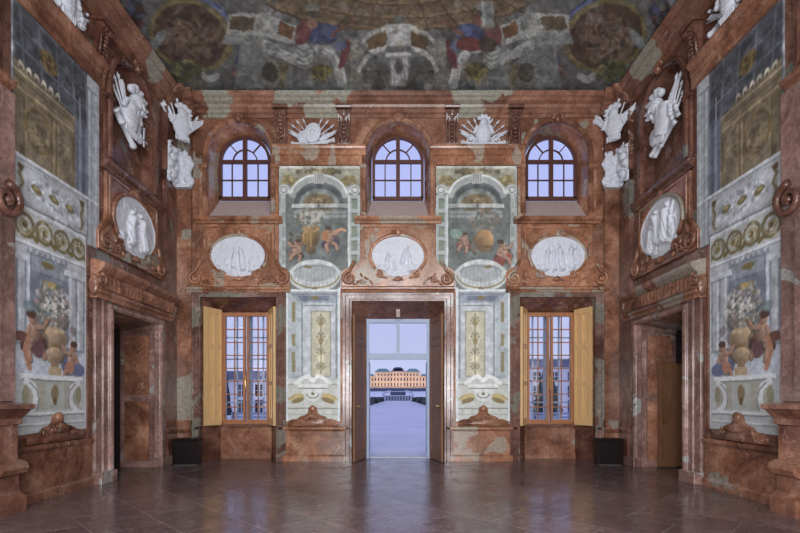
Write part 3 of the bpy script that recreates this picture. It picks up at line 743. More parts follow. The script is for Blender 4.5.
# ------------------------------------------------------------ white stucco trophies
ST = M['stucco']
def spear(parent, a, b, r=.018, name='spear'):
    bm = B(); A = Vector((a[0], a[1])); D = (Vector(b[:2])-A); n = D.normalized()
    tube(bm, [L(a[0], a[1], a[2]), L(b[0]-n.x*.12, b[1]-n.y*.12, b[2])], r)
    tube(bm, [L(b[0]-n.x*.14, b[1]-n.y*.14, b[2]), L(b[0]-n.x*.09, b[1]-n.y*.09, b[2]), L(b[0], b[1], b[2])], [r, r*1.9, .003])
    return obj(name, bm, ST, parent, True)
def flag(parent, a, b, width, side, seed=0, dep=.06):
    bm = B(); tube(bm, [L(a[0], a[1], dep), L(b[0], b[1], dep)], .015); pole = obj('flag_pole', bm, ST, parent, True)
    bm = B(); n = 10; m = 9; A = Vector(a[:2]); D = Vector(b[:2])-A; nn = Vector((D.y, -D.x)).normalized()*side
    g = [[None]*(m+1) for _ in range(n+1)]; g2 = [[None]*(m+1) for _ in range(n+1)]
    for i in range(n+1):
        for j in range(m+1):
            s = i/n; q = j/m; pt = A+D*(.3+.68*s)+nn*width*q*(1-.35*s*q)-Vector((0, 1))*(.14*q*q*(1+.5*math.sin(s*5+seed)))
            pp = dep+.04*math.sin(q*11+s*3+seed)
            g[i][j] = bm.verts.new(L(pt.x, pt.y, max(.02, pp+.008))); g2[i][j] = bm.verts.new(L(pt.x, pt.y, max(.005, pp-.008)))
    for i in range(n):
        for j in range(m):
            bm.faces.new([g[i][j], g[i+1][j], g[i+1][j+1], g[i][j+1]]); bm.faces.new([g2[i][j], g2[i][j+1], g2[i+1][j+1], g2[i+1][j]])
    for i in range(n):
        for j in (0, m): bm.faces.new([g[i][j], g[i+1][j], g2[i+1][j], g2[i][j]])
    for j in range(m):
        for i in (0, n): bm.faces.new([g[i][j], g[i][j+1], g2[i][j+1], g2[i][j]])
    obj('flag_cloth', bm, ST, pole, True)
def shield(parent, u, z, ru, rz, p=.08, rot=0, boss=True):
    bm = B(); blob(bm, u, z, p, ru, rz, .06, rot, 20, 10); sh = obj('shield', bm, ST, parent, True)
    bm = B(); n = 28; ca, sa = math.cos(rot), math.sin(rot)
    tube(bm, [L(u+ru*.92*math.cos(k*2*PI/n)*ca-rz*.92*math.sin(k*2*PI/n)*sa, z+ru*.92*math.cos(k*2*PI/n)*sa+rz*.92*math.sin(k*2*PI/n)*ca, p+.02) for k in range(n+1)], .018)
    if boss:
        blob(bm, u, z, p+.06, ru*.3, rz*.3, .035)
        for k in range(8): a = k*PI/4; blob(bm, u+ru*.55*math.cos(a), z+rz*.55*math.sin(a), p+.045, .02, .05, .015, a-PI/2, 8, 6)
    obj('shield_rim', bm, ST, sh, True)
def helmet(parent, u, z, s, p=.14, face=1, plume=True):
    bm = B(); blob(bm, u, z, p, .12*s, .13*s, .13*s, 0, 16, 10); n = 14
    tube(bm, [L(u+.125*s*math.cos(PI*k/n), z-.02*s, p+.125*s*math.sin(PI*k/n)) for k in range(n+1)], .02*s)
    tube(bm, [L(u+face*.02*s, z-.03*s, p+.12*s), L(u+face*.03*s, z-.12*s, p+.13*s)], [.022*s, .015*s])
    blob(bm, u-.09*s, z-.1*s, p, .04*s, .08*s, .08*s); blob(bm, u+.09*s, z-.1*s, p, .04*s, .08*s, .08*s); h = obj('helmet', bm, ST, parent, True)
    if plume:
        bm = B()
        for k, (dx, dz, r) in enumerate(((-.14, .13, .07), (-.04, .19, .085), (.07, .18, .08), (.16, .11, .075), (.19, 0, .06), (.17, -.09, .045))):
            blob(bm, u+dx*s*face, z+dz*s, p, r*s, r*s*.9, .07*s, .4*k, 12, 8); blob(bm, u+dx*s*face*1.25, z+dz*s*1.1, p+.03*s, r*.5*s, r*.5*s, .05*s, 0, 8, 6)
        obj('plume', bm, ST, h, True)
def cuirass(parent, u, z, s, rot=0, p=.1):
    def f(U, Z):
        ca, sa = math.cos(-rot), math.sin(-rot); x = ((U-u)*ca-(Z-z)*sa)/s; y = ((U-u)*sa+(Z-z)*ca)/s
        w = .17+.06*np.sin(np.clip((y+.25)/.5, 0, 1)*PI*1.2-.3); e = 1-(x/w)**2
        m = (e > .02) & (y > -.28) & (y < .27) & ~(np.hypot(x, (y-.3)) < .08)
        H = np.sqrt(np.clip(e, 0, 1))*.15*s*(1-.3*np.clip(-y, 0, 1))
        H = H+.03*s*np.exp(-((np.abs(x)-.075)**2+(y-.1)**2)/.004)+.008*np.cos(y*70)*(y < -.1)-.01*np.exp(-(x/.012)**2)
        H = H+.01*fbm(U, Z, 22, 4)
        return m, p-.05+H, None
    c = gridmesh('breastplate', u-.33*s, u+.33*s, z-.33*s, z+.33*s, .0125, f, ST, parent, back=.01)
    bm = B()
    for s2 in (-1, 1):
        for k in range(3):
            a = rot; x = s2*(.2+.03*k); y = .17-.07*k; blob(bm, u+(x*math.cos(a)-y*math.sin(a))*s, z+(x*math.sin(a)+y*math.cos(a))*s, p+.02, .07*s, .05*s, .06*s, a+s2*-.5, 10, 6)
        obj('pauldron', bm, ST, c, True); bm = B()
    for k in range(-3, 4):
        x = k*.052; y = -.33; a = rot; blob(bm, u+(x*math.cos(a)-y*math.sin(a))*s, z+(x*math.sin(a)+y*math.cos(a))*s, p+.02, .026*s, .09*s, .03*s, a, 8, 6)
    obj('armour_skirt', bm, ST, c, True)
def barrel(parent, a, b, r, p=.07, name='cannon'):
    bm = B(); A = Vector(a); D = Vector(b)-A
    pts = [0, .04, .05, .3, .31, .34, .35, .9, .91, 1]; rr = [1.15, 1.15, 1, .92, 1.08, 1.08, .88, .75, 1, 1]
    tube(bm, [L(A.x+D.x*q, A.y+D.y*q, p) for q in pts], [r*x for x in rr], 12); obj(name, bm, ST, parent, True)
def drum(parent, u, z, r, h, p=.1):
    bm = B(); lathe(bm, u, p, [(r*.95, z-h/2), (r, z-h/2), (r, z-h/2+.03), (r*.94, z-h/2+.03), (r*.94, z+h/2-.03), (r, z+h/2-.03), (r, z+h/2), (r*.95, z+h/2)], 20)
    for k in range(8): a = k*PI/8; tube(bm, [L(u+r*.97*math.cos(a), z-h/2+.03, p+r*.97*math.sin(a)), L(u+r*.97*math.cos(a+.2), z+h/2-.03, p+r*.97*math.sin(a+.2))], .007, 5)
    obj('drum', bm, ST, parent)
def frieze_trophy(label, v):
    t = thing('weapon_trophy', 'back', 0, 0, label, 'trophy', 'stucco weapon trophies in the back wall frieze')
    for k, (x, z) in enumerate([(-.6, .2), (-.55, .34), (-.42, .45), (.42, .45), (.56, .33), (.62, .18), (-.25, .5), (.25, .5)]): spear(t, (-x*.2, -.15, .04), (x, z, .06), .016)
    flag(t, (-.05, -.2), (-.58, .12), .2, 1, 0); flag(t, (.05, -.2), (.58, .12), .2, -1, 2)
    if v == 0:
        shield(t, .02, .08, .2, .25, .12, -.3); shield(t, -.2, .0, .17, .15, .07, .4)
        barrel(t, (-.05, -.2), (.56, -.06), .06); barrel(t, (.0, -.2), (-.52, -.16), .06)
    else:
        cuirass(t, 0, .08, .85, 0, .1); helmet(t, 0, .36, .75, .1)
        for s in (-1, 1): scr = B(); scroll(scr, s*.33, -.08, .12, 1.4, PI/2, s, .03, .08); obj('scroll_ornament', scr, ST, t, True); barrel(t, (s*.05, -.2), (s*.55, -.12), .055)
    bm = B()
    for k in range(7): blob(bm, -.33+k*.11, -.2-.02*math.sin(k), .07, .07, .06, .06, 0, 10, 6)
    obj('base_cloth', bm, ST, t, True)
    return t
place(frieze_trophy('white stucco trophy of round shields and crossed spears, left of the central arch', 0), 'back', -2.13, 8.05)
place(frieze_trophy('white stucco trophy with breastplate and helmet, right of the central arch', 1), 'back', 2.12, 8.05)
def side_trophy(w, u, label, v, ext=0):
    t = thing('weapon_trophy', w, u, 8.18, label, 'trophy', 'stucco weapon trophies in the side wall friezes')
    for k, (x, z) in enumerate([(-.6, .3), (-.45, .5), (.5, .48), (.62, .25)]): spear(t, (-x*.2, -.2, .04), (x, z, .06))
    flag(t, (0, -.2), (-.6, .1), .2, 1, 1); flag(t, (0, -.2), (.6, .1), .2, -1, 3); cuirass(t, 0, .05, .9); shield(t, .3, -.08, .15, .15); barrel(t, (-.05, -.2), (-.5, -.2), .06)
side_trophy('left', -3.95, 'white stucco trophy at the top of the left wall, cut by the picture edge', 0)
side_trophy('right', 3.95, 'white stucco trophy at the top of the right wall, cut by the picture edge', 1)
# large armour groups in the side niches
def armour(w, u, label, v):
    t = thing('armour_trophy', w, u, 7.42, label, 'trophy', 'armour groups in the side wall niches', p=-.06); t.scale = (.9, .75, .86)
    m = 1 if v == 0 else -1
    if v == 0:
        helmet(t, .12, .42, 1.5, .2, 1); cuirass(t, -.02, .02, 1.25, -.1, .16)
        barrel(t, (-.56, -.16), (.16, -.66), .09, .1, 'leg_armour')
        for k, (a, b) in enumerate((((.0, -.2), (-.72, .36)), ((.05, -.3), (-.5, .74)), ((-.1, -.1), (-.64, .6)), ((.1, -.3), (.66, .1)))): spear(t, (a[0], a[1], .06), (b[0], b[1], .1), .025)
        flag(t, (-.1, -.2), (-.42, .66), .2, 1, 0, .1); barrel(t, (.42, .3), (.32, -.35), .05, .12, 'arm_guard'); shield(t, .33, -.3, .14, .16, .12)
        bm = B(); box(bm, .28, .56, -.36, -.33, .2, .23); box(bm, .4, .43, -.5, -.1, .2, .23); obj('sword_hilt', bm, ST, t)
    else:
        helmet(t, -.26, .42, 1.5, .2, -1); cuirass(t, -.05, -.02, 1.3, -.35, .16)
        for k, (a, b) in enumerate((((-.1, -.5), (.6, .7)), ((.0, -.4), (.66, .45)), ((.1, -.35), (.7, .2)), ((-.2, -.5), (.45, .75)))): spear(t, (a[0], a[1], .06), (b[0], b[1], .1), .025)
        flag(t, (.0, -.3), (.5, .62), .25, -1, 2, .1); barrel(t, (-.62, -.62), (.3, -.15), .07, .1, 'leg_armour'); barrel(t, (-.5, -.7), (.35, -.3), .06, .08, 'arm_guard')
        shield(t, -.45, -.25, .2, .26, .1, .5); barrel(t, (.35, .12), (.52, -.3), .06, .12, 'arm_guard')
    return t
armour('left', SB-.12, 'white stucco armour with a plumed helmet and faced visor in the left wall niche', 0)
armour('right', -SB+.12, 'white stucco armour with round plume and bundled spears in the right wall niche', 1)
# corner trophies
def corner(s, label, label2):
    rot = PI/4*(-s)
    def at(t, z): t.location = (s*5.27, -.31, z); t.scale = (1.1, .6, 1.08); t.rotation_euler.z = rot
    t = thing('corner_trophy', 'back', 0, 0, label, 'trophy', 'trophies above the corner pilasters'); at(t, 8.2)
    for k, (x, z) in enumerate([(-.28, .55), (-.12, .6), (.2, .45), (.36, .36), (.5, .3)]): spear(t, (x*.1, -.25, .05), (x*s*-1, z, .08), .018)
    flag(t, (0, -.3), (-.5, .35), .26, 1, 0, .08); flag(t, (0, -.3), (.52, .28), .26, -1, 2, .08)
    cuirass(t, 0, -.02, .85, 0, .1); helmet(t, 0, .27, .8, .12, -s); drum(t, .02, -.28, .1, .14, .1)
    t = thing('armour_capital', 'back', 0, 0, label2, 'capital', 'armour capitals of the corner pilasters'); t.location = (s*5.48, -.1, 7.25)
    for k, (w, ex) in enumerate((('back', .42), (('left', 'right')[s > 0], .56))):
        sd = -s if k == 0 else (1 if s > 0 else -1)
        def f(U, Z):
            A = U*sd; top = .4+.06*np.sin(A*17+k*2+s)+.05*np.sign(np.sin(A*31)); m = (A > -.09) & (A < ex-.02+.04*np.sin(Z*15+k)) & (Z > -.47+.03*np.cos(A*22)) & (Z < top)
            r = fbm(U, Z, 11, 3+int(s)+k); H = .03+.12*np.abs(r-.5)*2
            for (x, z, q) in ((.1, .22, .1), (.3, .15, .11), (.42, -.05, .1), (.18, -.05, .12), (.08, -.28, .1), (.3, -.26, .11), (.24, .33, .08)):
                dd = np.hypot(A-x, Z-z)/q; H = np.where(dd < 1, np.maximum(H, .05+.09*np.sqrt(np.clip(1-dd*dd, 0, 1))+.012*np.cos(dd*16)), H)
            return m, H, None
        g = gridmesh('carved_armour', -.5, .5, -.5, .6, .013, f, ST, t, back=0)
        g.rotation_euler.z = WALL[w][1]
    bm = B(); box(bm, *(sorted((0, -s*.38))), -.5, -.42, 0, .12); obj('base_slab', bm, ST, t)
corner(-1, 'white stucco trophy of flags and spears in the upper left corner', 'white carved armour capital on the left corner pilaster')
corner(1, 'white stucco trophy of flags and spears in the upper right corner', 'white carved armour capital on the right corner pilaster')

# ------------------------------------------------------------ frescoes
W1 = (178, 182, 180); W2 = (146, 150, 150); DK = (70, 74, 74); GO = (108, 98, 68); BL = (70, 78, 110); PK = (176, 132, 108); RD = (120, 60, 56)
def arc(cu, cv, ru, rv, a0, a1, n=20): return [(cu+ru*math.cos(a0+(a1-a0)*i/n), cv-rv*math.sin(a0+(a1-a0)*i/n)) for i in range(n+1)]
def limb(P, pts, w, c):
    P.stroke([(a+.5, b+.8) for a, b in pts], w*1.25, tuple(v*.55 for v in c), .8); P.stroke(pts, w, c); P.stroke([(a-w*.12, b-w*.15) for a, b in pts], w*.4, tuple(min(255, v*1.14) for v in c), .7)
def cherub(P, x, y, s, m=1, drape=BL, hair=(70, 52, 42)):
    d2 = tuple(v*.7 for v in drape); sk = (146, 116, 100)
    P.ell(x+m*3*s, y+6*s, 8*s, 8*s, (62, 58, 54), .5); P.ball(x+m*4.5*s, y+7*s, 5.5*s, 5*s, drape, .5*m); P.ball(x-m*4*s, y+9*s, 5*s, 3.6*s, d2, -.4*m); P.stroke([(x+m*s, y+4*s), (x+m*6*s, y+8*s), (x+m*8*s, y+5*s)], 1.4*s, d2, .8)
    limb(P, [(x, y+6*s), (x-m*4*s, y+10*s), (x-m*2.5*s, y+16*s)], 3.4*s, sk); limb(P, [(x+m*1*s, y+6*s), (x+m*6*s, y+9*s), (x+m*8*s, y+14*s)], 3.2*s, sk)
    P.ball(x, y+2*s, 4.6*s, 6.2*s, (164, 134, 116), .25*m)
    limb(P, [(x+m*2.5*s, y-1.5*s), (x+m*7*s, y-2*s), (x+m*10*s, y-6*s)], 2.5*s, sk); limb(P, [(x-m*3*s, y-1*s), (x-m*5*s, y+4*s), (x-m*1*s, y+6*s)], 2.3*s, sk)
    P.ball(x-m*.5*s, y-6*s, 3.4*s, 3.7*s, (170, 138, 120)); P.ell(x-m*1.4*s, y-8*s, 3.5*s, 2.3*s, hair); P.ell(x+m*1*s, y-6*s, .5*s, .5*s, hair); P.ell(x+m*1.3*s, y-4.3*s, .9*s, .4*s, (140, 84, 74))
def back_fresco(mirror, variant):
    def col(U, Z):
        X = CX+U*40*(-1 if mirror else 1); Y = 461-Z*40
        P = Paint(X, Y, (104, 108, 104), .7, .5); P.grain(.09, .25, 3)
        # upper field
        P.rect(279, 166, 361, 192, (136, 136, 122)); P.rect(279, 166, 361, 169, (176, 176, 168)); P.rect(279, 166, 281, 290, W2); P.rect(287, 192, 350, 290, (96, 102, 100))
        P.dabs(319, 172, 22, 3, [GO, (86, 80, 60), (138, 130, 106)], 40, 2, 1); P.dabs(290, 181, 8, 5, [GO, (140, 128, 90)], 24, 2, 2); P.dabs(348, 181, 8, 5, [GO, (120, 108, 70)], 24, 2, 3)
        P.ell(319, 203, 25, 22, (72, 78, 80)); P.rect(287, 204, 350, 290, (96, 102, 100))
        P.ell(319, 205, 20, 16, (118, 122, 118)); P.ell(319, 205, 16, 11, (104, 92, 70)); P.dabs(319, 200, 13, 5, [(82, 70, 52), (126, 112, 84)], 30, 1.2, 4)
        P.rect(292, 204, 348, 208, (156, 160, 156)); P.rect(294, 208, 346, 209, DK); P.rect(294, 211, 346, 218, (134, 138, 136)); P.rect(294, 214, 346, 215, (100, 104, 104)); P.rect(294, 219, 346, 290, (92, 98, 96)); P.rect(318, 204, 319.5, 216, (88, 90, 88))
        P.grain(.15, .3, 8)
        P.stroke([(284, 191), (288, 189)]+arc(319, 198, 26, 19, PI*.95, PI*.05)+[(351, 189), (355, 191)], 7, (150, 154, 152)); P.stroke([(285, 188.5)]+arc(319, 197, 28, 22, PI*.95, PI*.05)+[(354, 188.5)], 2, (196, 200, 198))
        P.stroke(arc(319, 199, 23, 15, PI*.97, PI*.03), 1.4, (96, 98, 98))
        for x in (284, 355): P.ell(x, 190, 5, 5, W1); P.ring(x, 190, 3, 3, 1, (110, 112, 110))
        P.rect(314, 173, 324, 184, (166, 168, 164)); 
        for k in range(4): P.rect(315+k*2.3, 174, 315.8+k*2.3, 183, (110, 112, 108))
        P.rect(281, 195, 287, 270, (158, 164, 164)); P.rect(286, 195, 287.5, 290, (90, 94, 94)); P.rect(349, 195, 361, 272, (158, 164, 164)); P.rect(348, 195, 349.5, 280, (196, 200, 200))
        for k in range(5): y0 = 199+k*14; P.rect(351.5, y0, 357.5, y0+10, (112, 122, 108)); P.rect(351.5, y0, 357.5, y0+1, (84, 92, 84)); P.rect(282.2, y0, 285.4, y0+10, (134, 140, 136))
        # bouquet, vase and cherubs
        if variant == 0:
            P.dabs(311, 218, 14, 9, [(170, 168, 160), (140, 142, 138), (120, 104, 88), (88, 92, 82)], 90, 2, 11); P.dabs(300, 240, 12, 9, [(70, 62, 54), (120, 86, 64), (92, 80, 66)], 30, 2, 12, .7); P.ball(311, 238, 8.5, 10, (132, 106, 68)); P.ball(311, 250, 5, 4.5, (108, 88, 58)); P.stroke([(305, 234), (306, 243)], 1, (96, 74, 46)); P.stroke([(311, 233), (311, 246)], 1, (168, 138, 92)); P.stroke([(316, 234), (315, 243)], 1, (84, 64, 42)); P.ring(311, 229, 7, 2.5, 1.4, (150, 122, 80))
            cherub(P, 297, 248, .85, -1, (110, 88, 78)); cherub(P, 330, 236, .95, 1, (78, 66, 92)); P.stroke([(334, 232), (341, 229), (345, 231)], 2.6, PK); P.ell(325, 236, 4, 5, (150, 104, 72))
        else:
            P.dabs(311, 222, 16, 10, [(128, 124, 118), (98, 96, 90), (112, 96, 84), (84, 90, 80)], 80, 2, 21); P.ell(331, 247, 1, 1, GO); P.dabs(322, 246, 12, 9, [(70, 62, 54), (120, 86, 64), (92, 80, 66)], 30, 2, 13, .7); P.ball(312, 241, 9.5, 11, (150, 120, 84)); P.rect(304, 246, 320, 248, (96, 76, 50))
            cherub(P, 333-1, 240, .75, 1, (150, 96, 84)); cherub(P, 292+2, 250, 1.0, -1, (140, 84, 66)); P.ell(297, 262, 6, 5, (120, 62, 54)); P.ell(340, 234, 6, 5, (118, 142, 132), .7)
        # shell
        P.ell(315, 277, 26, 17.5, (168, 172, 172)); P.rect(288, 278, 342, 292, (96, 98, 92), .9)
        P.ell(315, 276, 26, 16, (176, 180, 180)); P.ell(315, 273, 21, 9, (152, 156, 158)); P.stroke(arc(315, 272, 20, 6, PI, 0), 1.2, (120, 122, 124))
        for k in range(-5, 6): P.stroke([(315+k*3.5, 268-0.3*abs(k)), (315+k*4.2, 288-abs(k)*1.2)], .8, (128, 132, 134), .7)
        P.ell(308, 267, 4, 1.6, GO); P.stroke(arc(315, 276, 24, 12, PI, 2*PI), 1.6, (126, 116, 82)); P.stroke([(290, 272), (286, 276), (288, 288)], 2.4, W1); P.stroke([(340, 272), (343, 276), (341, 288)], 2.4, W1); P.ell(315, 289, 3, 2, GO)
        # lower field
        P.rect(284, 290, 342, 440, (170, 176, 178)); P.rect(288.5, 292, 338, 378, (142, 148, 152)); P.poly([(289, 292), (338, 292), (334, 303), (300, 303)], (132, 138, 148)); P.rect(291, 294, 336, 295, (96, 100, 108)); P.poly([(297, 296), (330, 296), (328, 301), (302, 301)], (96, 104, 120)); P.ell(315, 298, 4, 2, GO)
        P.poly([(289, 292), (300, 303), (300, 375), (289, 378)], (156, 164, 168))
        for a, b in ((300, 322), (332, 346), (350, 372)): P.rect(292, a+2, 295.5, b, (122, 112, 84))
        P.rect(300, 303, 336, 378, (170, 174, 178)); P.rect(301.5, 303, 302.8, 378, (104, 110, 122)); P.rect(335.6, 292, 337, 378, (110, 118, 128)); P.rect(305, 305, 334, 306.2, (110, 114, 122)); P.grain(.2, .13, 31)
        P.rect(311, 311, 331, 377, (126, 122, 106)); P.rect(312, 312, 330, 376, (170, 166, 146))
        for y, r in ((320, 5), (336, 6), (352, 6), (366, 5)):
            for s in (-1, 1): P.stroke([(321+s*(a-321)*1, b) for a, b in spiral(325, y, r*.75, 1.3, 1.2, 1, 16)], 1.1, (122, 114, 90)); P.stroke([(321+s*1.5, y-7), (321+s*6.5, y), (321+s*2, y+8)], 1.2, (194, 190, 168), .8)
        P.ell(321, 323, 2.6, 3, (140, 124, 88)); P.ell(321, 341, 2.2, 4, (130, 114, 78)); P.ell(321, 358, 3, 4, (206, 200, 174)); P.stroke([(321, 314), (321, 374)], 1, (120, 106, 72))
        P.rect(286, 380, 340, 440, (176, 178, 172)); P.rect(286, 384, 340, 385, (124, 126, 124)); P.stroke([(296, 383)]+arc(313, 384, 15, 8, PI*.9, PI*.6)+[(313, 381)]+arc(313, 384, 15, 8, PI*.4, PI*.1)+[(330, 383)], 4, (206, 208, 206)); P.rect(298, 384, 328, 388, (200, 202, 200)); P.rect(298, 388, 328, 389, (112, 112, 108))
        P.poly([(303, 389), (323, 389), (318, 401), (308, 401)], (190, 192, 190)); P.stroke(arc(313, 394, 6, 4, PI, 2*PI), 1.2, (110, 108, 100)); P.ell(313, 394, 1.6, 1.6, GO)
        for s in (-1, 1): P.ell(313+s*15.5, 398, 7, 4.6, (170, 152, 104), 1, s*.35); P.ell(313+s*15, 400.5, 6.5, 2.4, (112, 98, 62), 1, s*.35); P.stroke([(313+s*20, 396), (313+s*25, 400)], 1.6, (150, 136, 96))
        P.rect(286, 408, 340, 409, (112, 112, 108)); P.rect(286, 414, 340, 414.8, (140, 140, 136)); P.rect(286, 390, 286.8, 420, (130, 132, 130))
        P.rect(285, 288, 288, 424, (194, 200, 202)); P.rect(338, 288, 341, 424, (194, 200, 202)); P.rect(285, 289.5, 341, 291.5, (196, 202, 206))
        P.grain(.3, .12, 77); return P.c
    def f(U, Z):
        X = CX+U*40*(-1 if mirror else 1); Y = 461-Z*40
        m = ((X >= 279-.2) & (X <= 360.5) & (Y >= 165.8) & (Y < 292)) | ((X >= 286-.3) & (X <= 340.3) & (Y >= 288) & (Y <= 424))
        return m, np.full(U.shape, .02), col(U, Z)
    return f
def cresting(parent, u, z, w=.62, h=.34, mat='orange'):
    bm = B()
    pts = [(-w, -.12), (-w, .0), (-w*.8, .05), (-w*.62, .05), (-w*.5, .12), (-w*.3, .15), (-w*.2, .2), (-.1, h), (0, h+.05), (.1, h), (w*.2, .2), (w*.3, .15), (w*.5, .12), (w*.62, .05), (w*.8, .05), (w, .0), (w, -.12)]
    prism(bm, [(u+a, z+b) for a, b in pts], .0, .06, .015)
    for s in (-1, 1): scroll(bm, u+s*w*.5, z+.02, .06, 1.2, PI/2, -s, .022, .06); scroll(bm, u+s*w*.25, z+.08, .05, 1.2, PI/2, s, .02, .06)
    blob(bm, u, z+h-.03, .07, .08, .09, .05)
    for k in range(-3, 4): blob(bm, u+k*.03, z+.1, .08, .014, .09, .03, k*.2, 8, 6)
    obj('cresting', bm, M[mat], parent, True)
for s, mir, var, lab in ((-1, False, 0, 'tall painted niche with vase and cherubs, between left window and central door'), (1, True, 1, 'tall painted niche with vase and cherubs, between central door and right window')):
    u0, u1 = (-3.02, -.9) if s < 0 else (.9, 3.02)
    o = gridmesh('wall_painting', u0, u1, .9, 7.4, .0165, back_fresco(mir, var), M['paint'], None, back=0.0, smooth=False)
    tag(o, lab, 'painting', 'painted niches of the back wall')
    bm = B(); x = s*2.125
    pth = [(x-.7, 4.3), (x-.7, .99), (x+.7, .99), (x+.7, 4.3)]
    sweep(bm, pth, [(0, 0), (0, .035), (-.05, .035), (-.05, 0)] if False else [(-.05, 0), (0, 0), (0, .045), (-.05, .03)]); obj('frame', bm, M['orange'], o)
    cresting(o, x, 1.0)
def side_fresco(mirror):
    def S(x, y):
        s = (CX-x)/WX; return ((F/s+CAMY+4.95)*60, (7.5-(EYE+(HY-y)/s))*60)
    def R(pts): return [S(*p) for p in pts]
    def col(U, Z):
        X = (U*(-1 if mirror else 1)+4.95)*60; Y = (7.5-Z)*60
        P = Paint(X, Y, (112, 116, 122), 1.0, .7); P.grain(.05, .2, 3)
        # coffered soffit
        P.rect(0, 0, 96, 66, (68, 71, 77)); P.grain(.12, .35, 6)
        for x in (6, 28, 50, 72, 92): P.stroke([(x, 3), (x+6, 66)], 3, (98, 102, 110), .7)
        for y in (8, 26, 44, 60): P.stroke([(0, y), (100, y+3)], 2.6, (94, 98, 106), .7)
        P.ell(41, 35, 12, 10, (96, 84, 62)); P.dabs(41, 35, 9, 7, [(120, 104, 66), (70, 60, 44)], 30, 2, 5); P.rect(0, 0, 117, 5, (150, 156, 168)); P.rect(0, 5, 117, 6.5, (84, 88, 98))
        # ochre wall under it
        P.rect(0, 66, 96, 140, (110, 102, 86)); P.poly([(0, 58), (60, 62), (78, 72), (78, 140), (0, 140)], (112, 103, 86))
        for y, c in ((66, (160, 148, 122)), (72, (96, 84, 64)), (80, (150, 136, 106)), (84, (104, 92, 68))): P.rect(0, y, 76, y+1.8, c)
        for k in range(6): P.ell(8+k*9, 60, 3, 4, (172, 166, 152)); P.ell(8+k*9, 62, 2, 2, (84, 78, 68))
        for x in (10, 44, 50, 74): P.rect(x, 86, x+2.4, 140, (100, 88, 64)); P.rect(x+3, 86, x+5, 140, (130, 120, 98))
        P.ring(29, 108, 15, 18, 3, (100, 86, 60)); P.dabs(29, 112, 11, 13, [(132, 122, 98), (88, 78, 60), (112, 102, 80)], 60, 2.2, 6)
        P.dabs(62, 112, 8, 16, [(126, 116, 94), (92, 82, 64)], 30, 2, 7); P.grain(.12, .3, 12)
        P.rect(78, 66, 96, 140, (98, 106, 120)); P.rect(84, 40, 86, 140, (140, 146, 156)); P.rect(90, 40, 92, 140, (72, 78, 90))
        P.rect(96, 6, 117, 190, (156, 162, 168)); P.rect(96, 6, 98, 190, (110, 116, 124)); P.rect(103, 20, 105, 190, (126, 132, 140)); P.rect(110, 20, 112, 190, (180, 186, 192)); P.rect(96, 6, 117, 20, (166, 172, 178)); P.rect(96, 20, 117, 21.5, (104, 108, 116))
        # white frieze with cartouches
        P.rect(0, 139, 96, 400, (164, 170, 176)); P.rect(0, 139, 117, 141, (196, 200, 206)); P.rect(0, 143, 96, 144, (104, 108, 114))
        P.rect(4, 146, 92, 180, (146, 148, 146)); P.poly([(8, 150), (20, 147), (76, 147), (88, 150), (84, 163), (88, 176), (76, 179), (20, 179), (8, 176), (12, 163)], (168, 172, 178))
        P.dabs(48, 163, 34, 11, [(196, 200, 206), (128, 132, 140), (150, 156, 162)], 110, 2, 14)
        for x in (26, 48, 70): P.ell(x, 163, 6.5, 3.6, (102, 96, 70), 1, .25); P.ell(x, 162, 3, 1.6, (150, 140, 96))
        for x, m in ((7, 1), (89, -1)): P.stroke([(x+m*3, 149), (x-m*1, 156), (x+m*3, 163), (x-m*1, 170), (x+m*3, 178)], 3, (106, 98, 72)); P.ell(x, 150, 3, 3, (84, 66, 50))
        P.rect(0, 181, 96, 183, (104, 108, 114)); P.rect(0, 183, 96, 186, (192, 196, 202)); 
        # gilt running scroll
        P.rect(0, 186, 96, 214, (168, 172, 172))
        for k in range(4):
            cx = 12+k*23.5; P.ring(cx, 200, 10, 10, 3.4, (106, 98, 74)); P.stroke(spiral(cx, 200, 7.5, 1.4, k, 1, 18), 2.6, (140, 132, 104)); P.ell(cx, 200, 3, 3, (90, 78, 46)); P.dabs(cx, 200, 11, 11, [(116, 106, 78), (82, 74, 54), (160, 152, 124)], 14, 1.6, 40+k)
            P.stroke([(cx+8, 207), (cx+14, 210), (cx+16, 200)], 4, (108, 94, 56))
        P.rect(0, 214, 96, 217, (194, 198, 204)); P.rect(0, 217, 96, 218, (108, 112, 120))
        # painted niche
        P.rect(0, 218, 96, 400, (164, 168, 174)); P.rect(18, 222, 66, 300, (108, 114, 126)); P.rect(20, 224, 64, 238, (132, 137, 146)); P.ell(40, 229, 8, 3.4, (110, 100, 66))
        for k in range(8): P.rect(14+k*7, 219, 17+k*7, 224, (120, 126, 138))
        P.rect(30, 240, 58, 318, (120, 128, 142)); P.rect(33, 244, 52, 316, (166, 146, 92)); P.rect(33, 244, 35, 316, (124, 108, 72))
        for x in (2, 12, 66, 78, 90): P.rect(x, 226, x+2, 330, (118, 126, 142)); P.rect(x+3, 226, x+6, 330, (186, 192, 200))
        P.rect(62, 226, 94, 232, (182, 188, 196)); P.rect(0, 226, 16, 232, (182, 188, 196)); P.rect(62, 232, 94, 233, (110, 116, 130)); P.grain(.1, .16, 21)
        P.rect(0, 305, 96, 308, (128, 134, 146)); P.rect(0, 308, 96, 334, (170, 176, 186))
        # flowers, urn, cherubs
        P.dabs(48, 272, 22, 20, [(92, 96, 88), (120, 116, 108), (84, 88, 96)], 120, 3, 50); P.dabs(48, 266, 24, 21, [(186, 188, 188), (170, 166, 164), (150, 134, 130), (122, 128, 138), (108, 112, 96), (84, 90, 84)], 210, 1.9, 51); P.dabs(48, 264, 16, 14, [(206, 206, 204), (188, 180, 178)], 40, 1.8, 54)
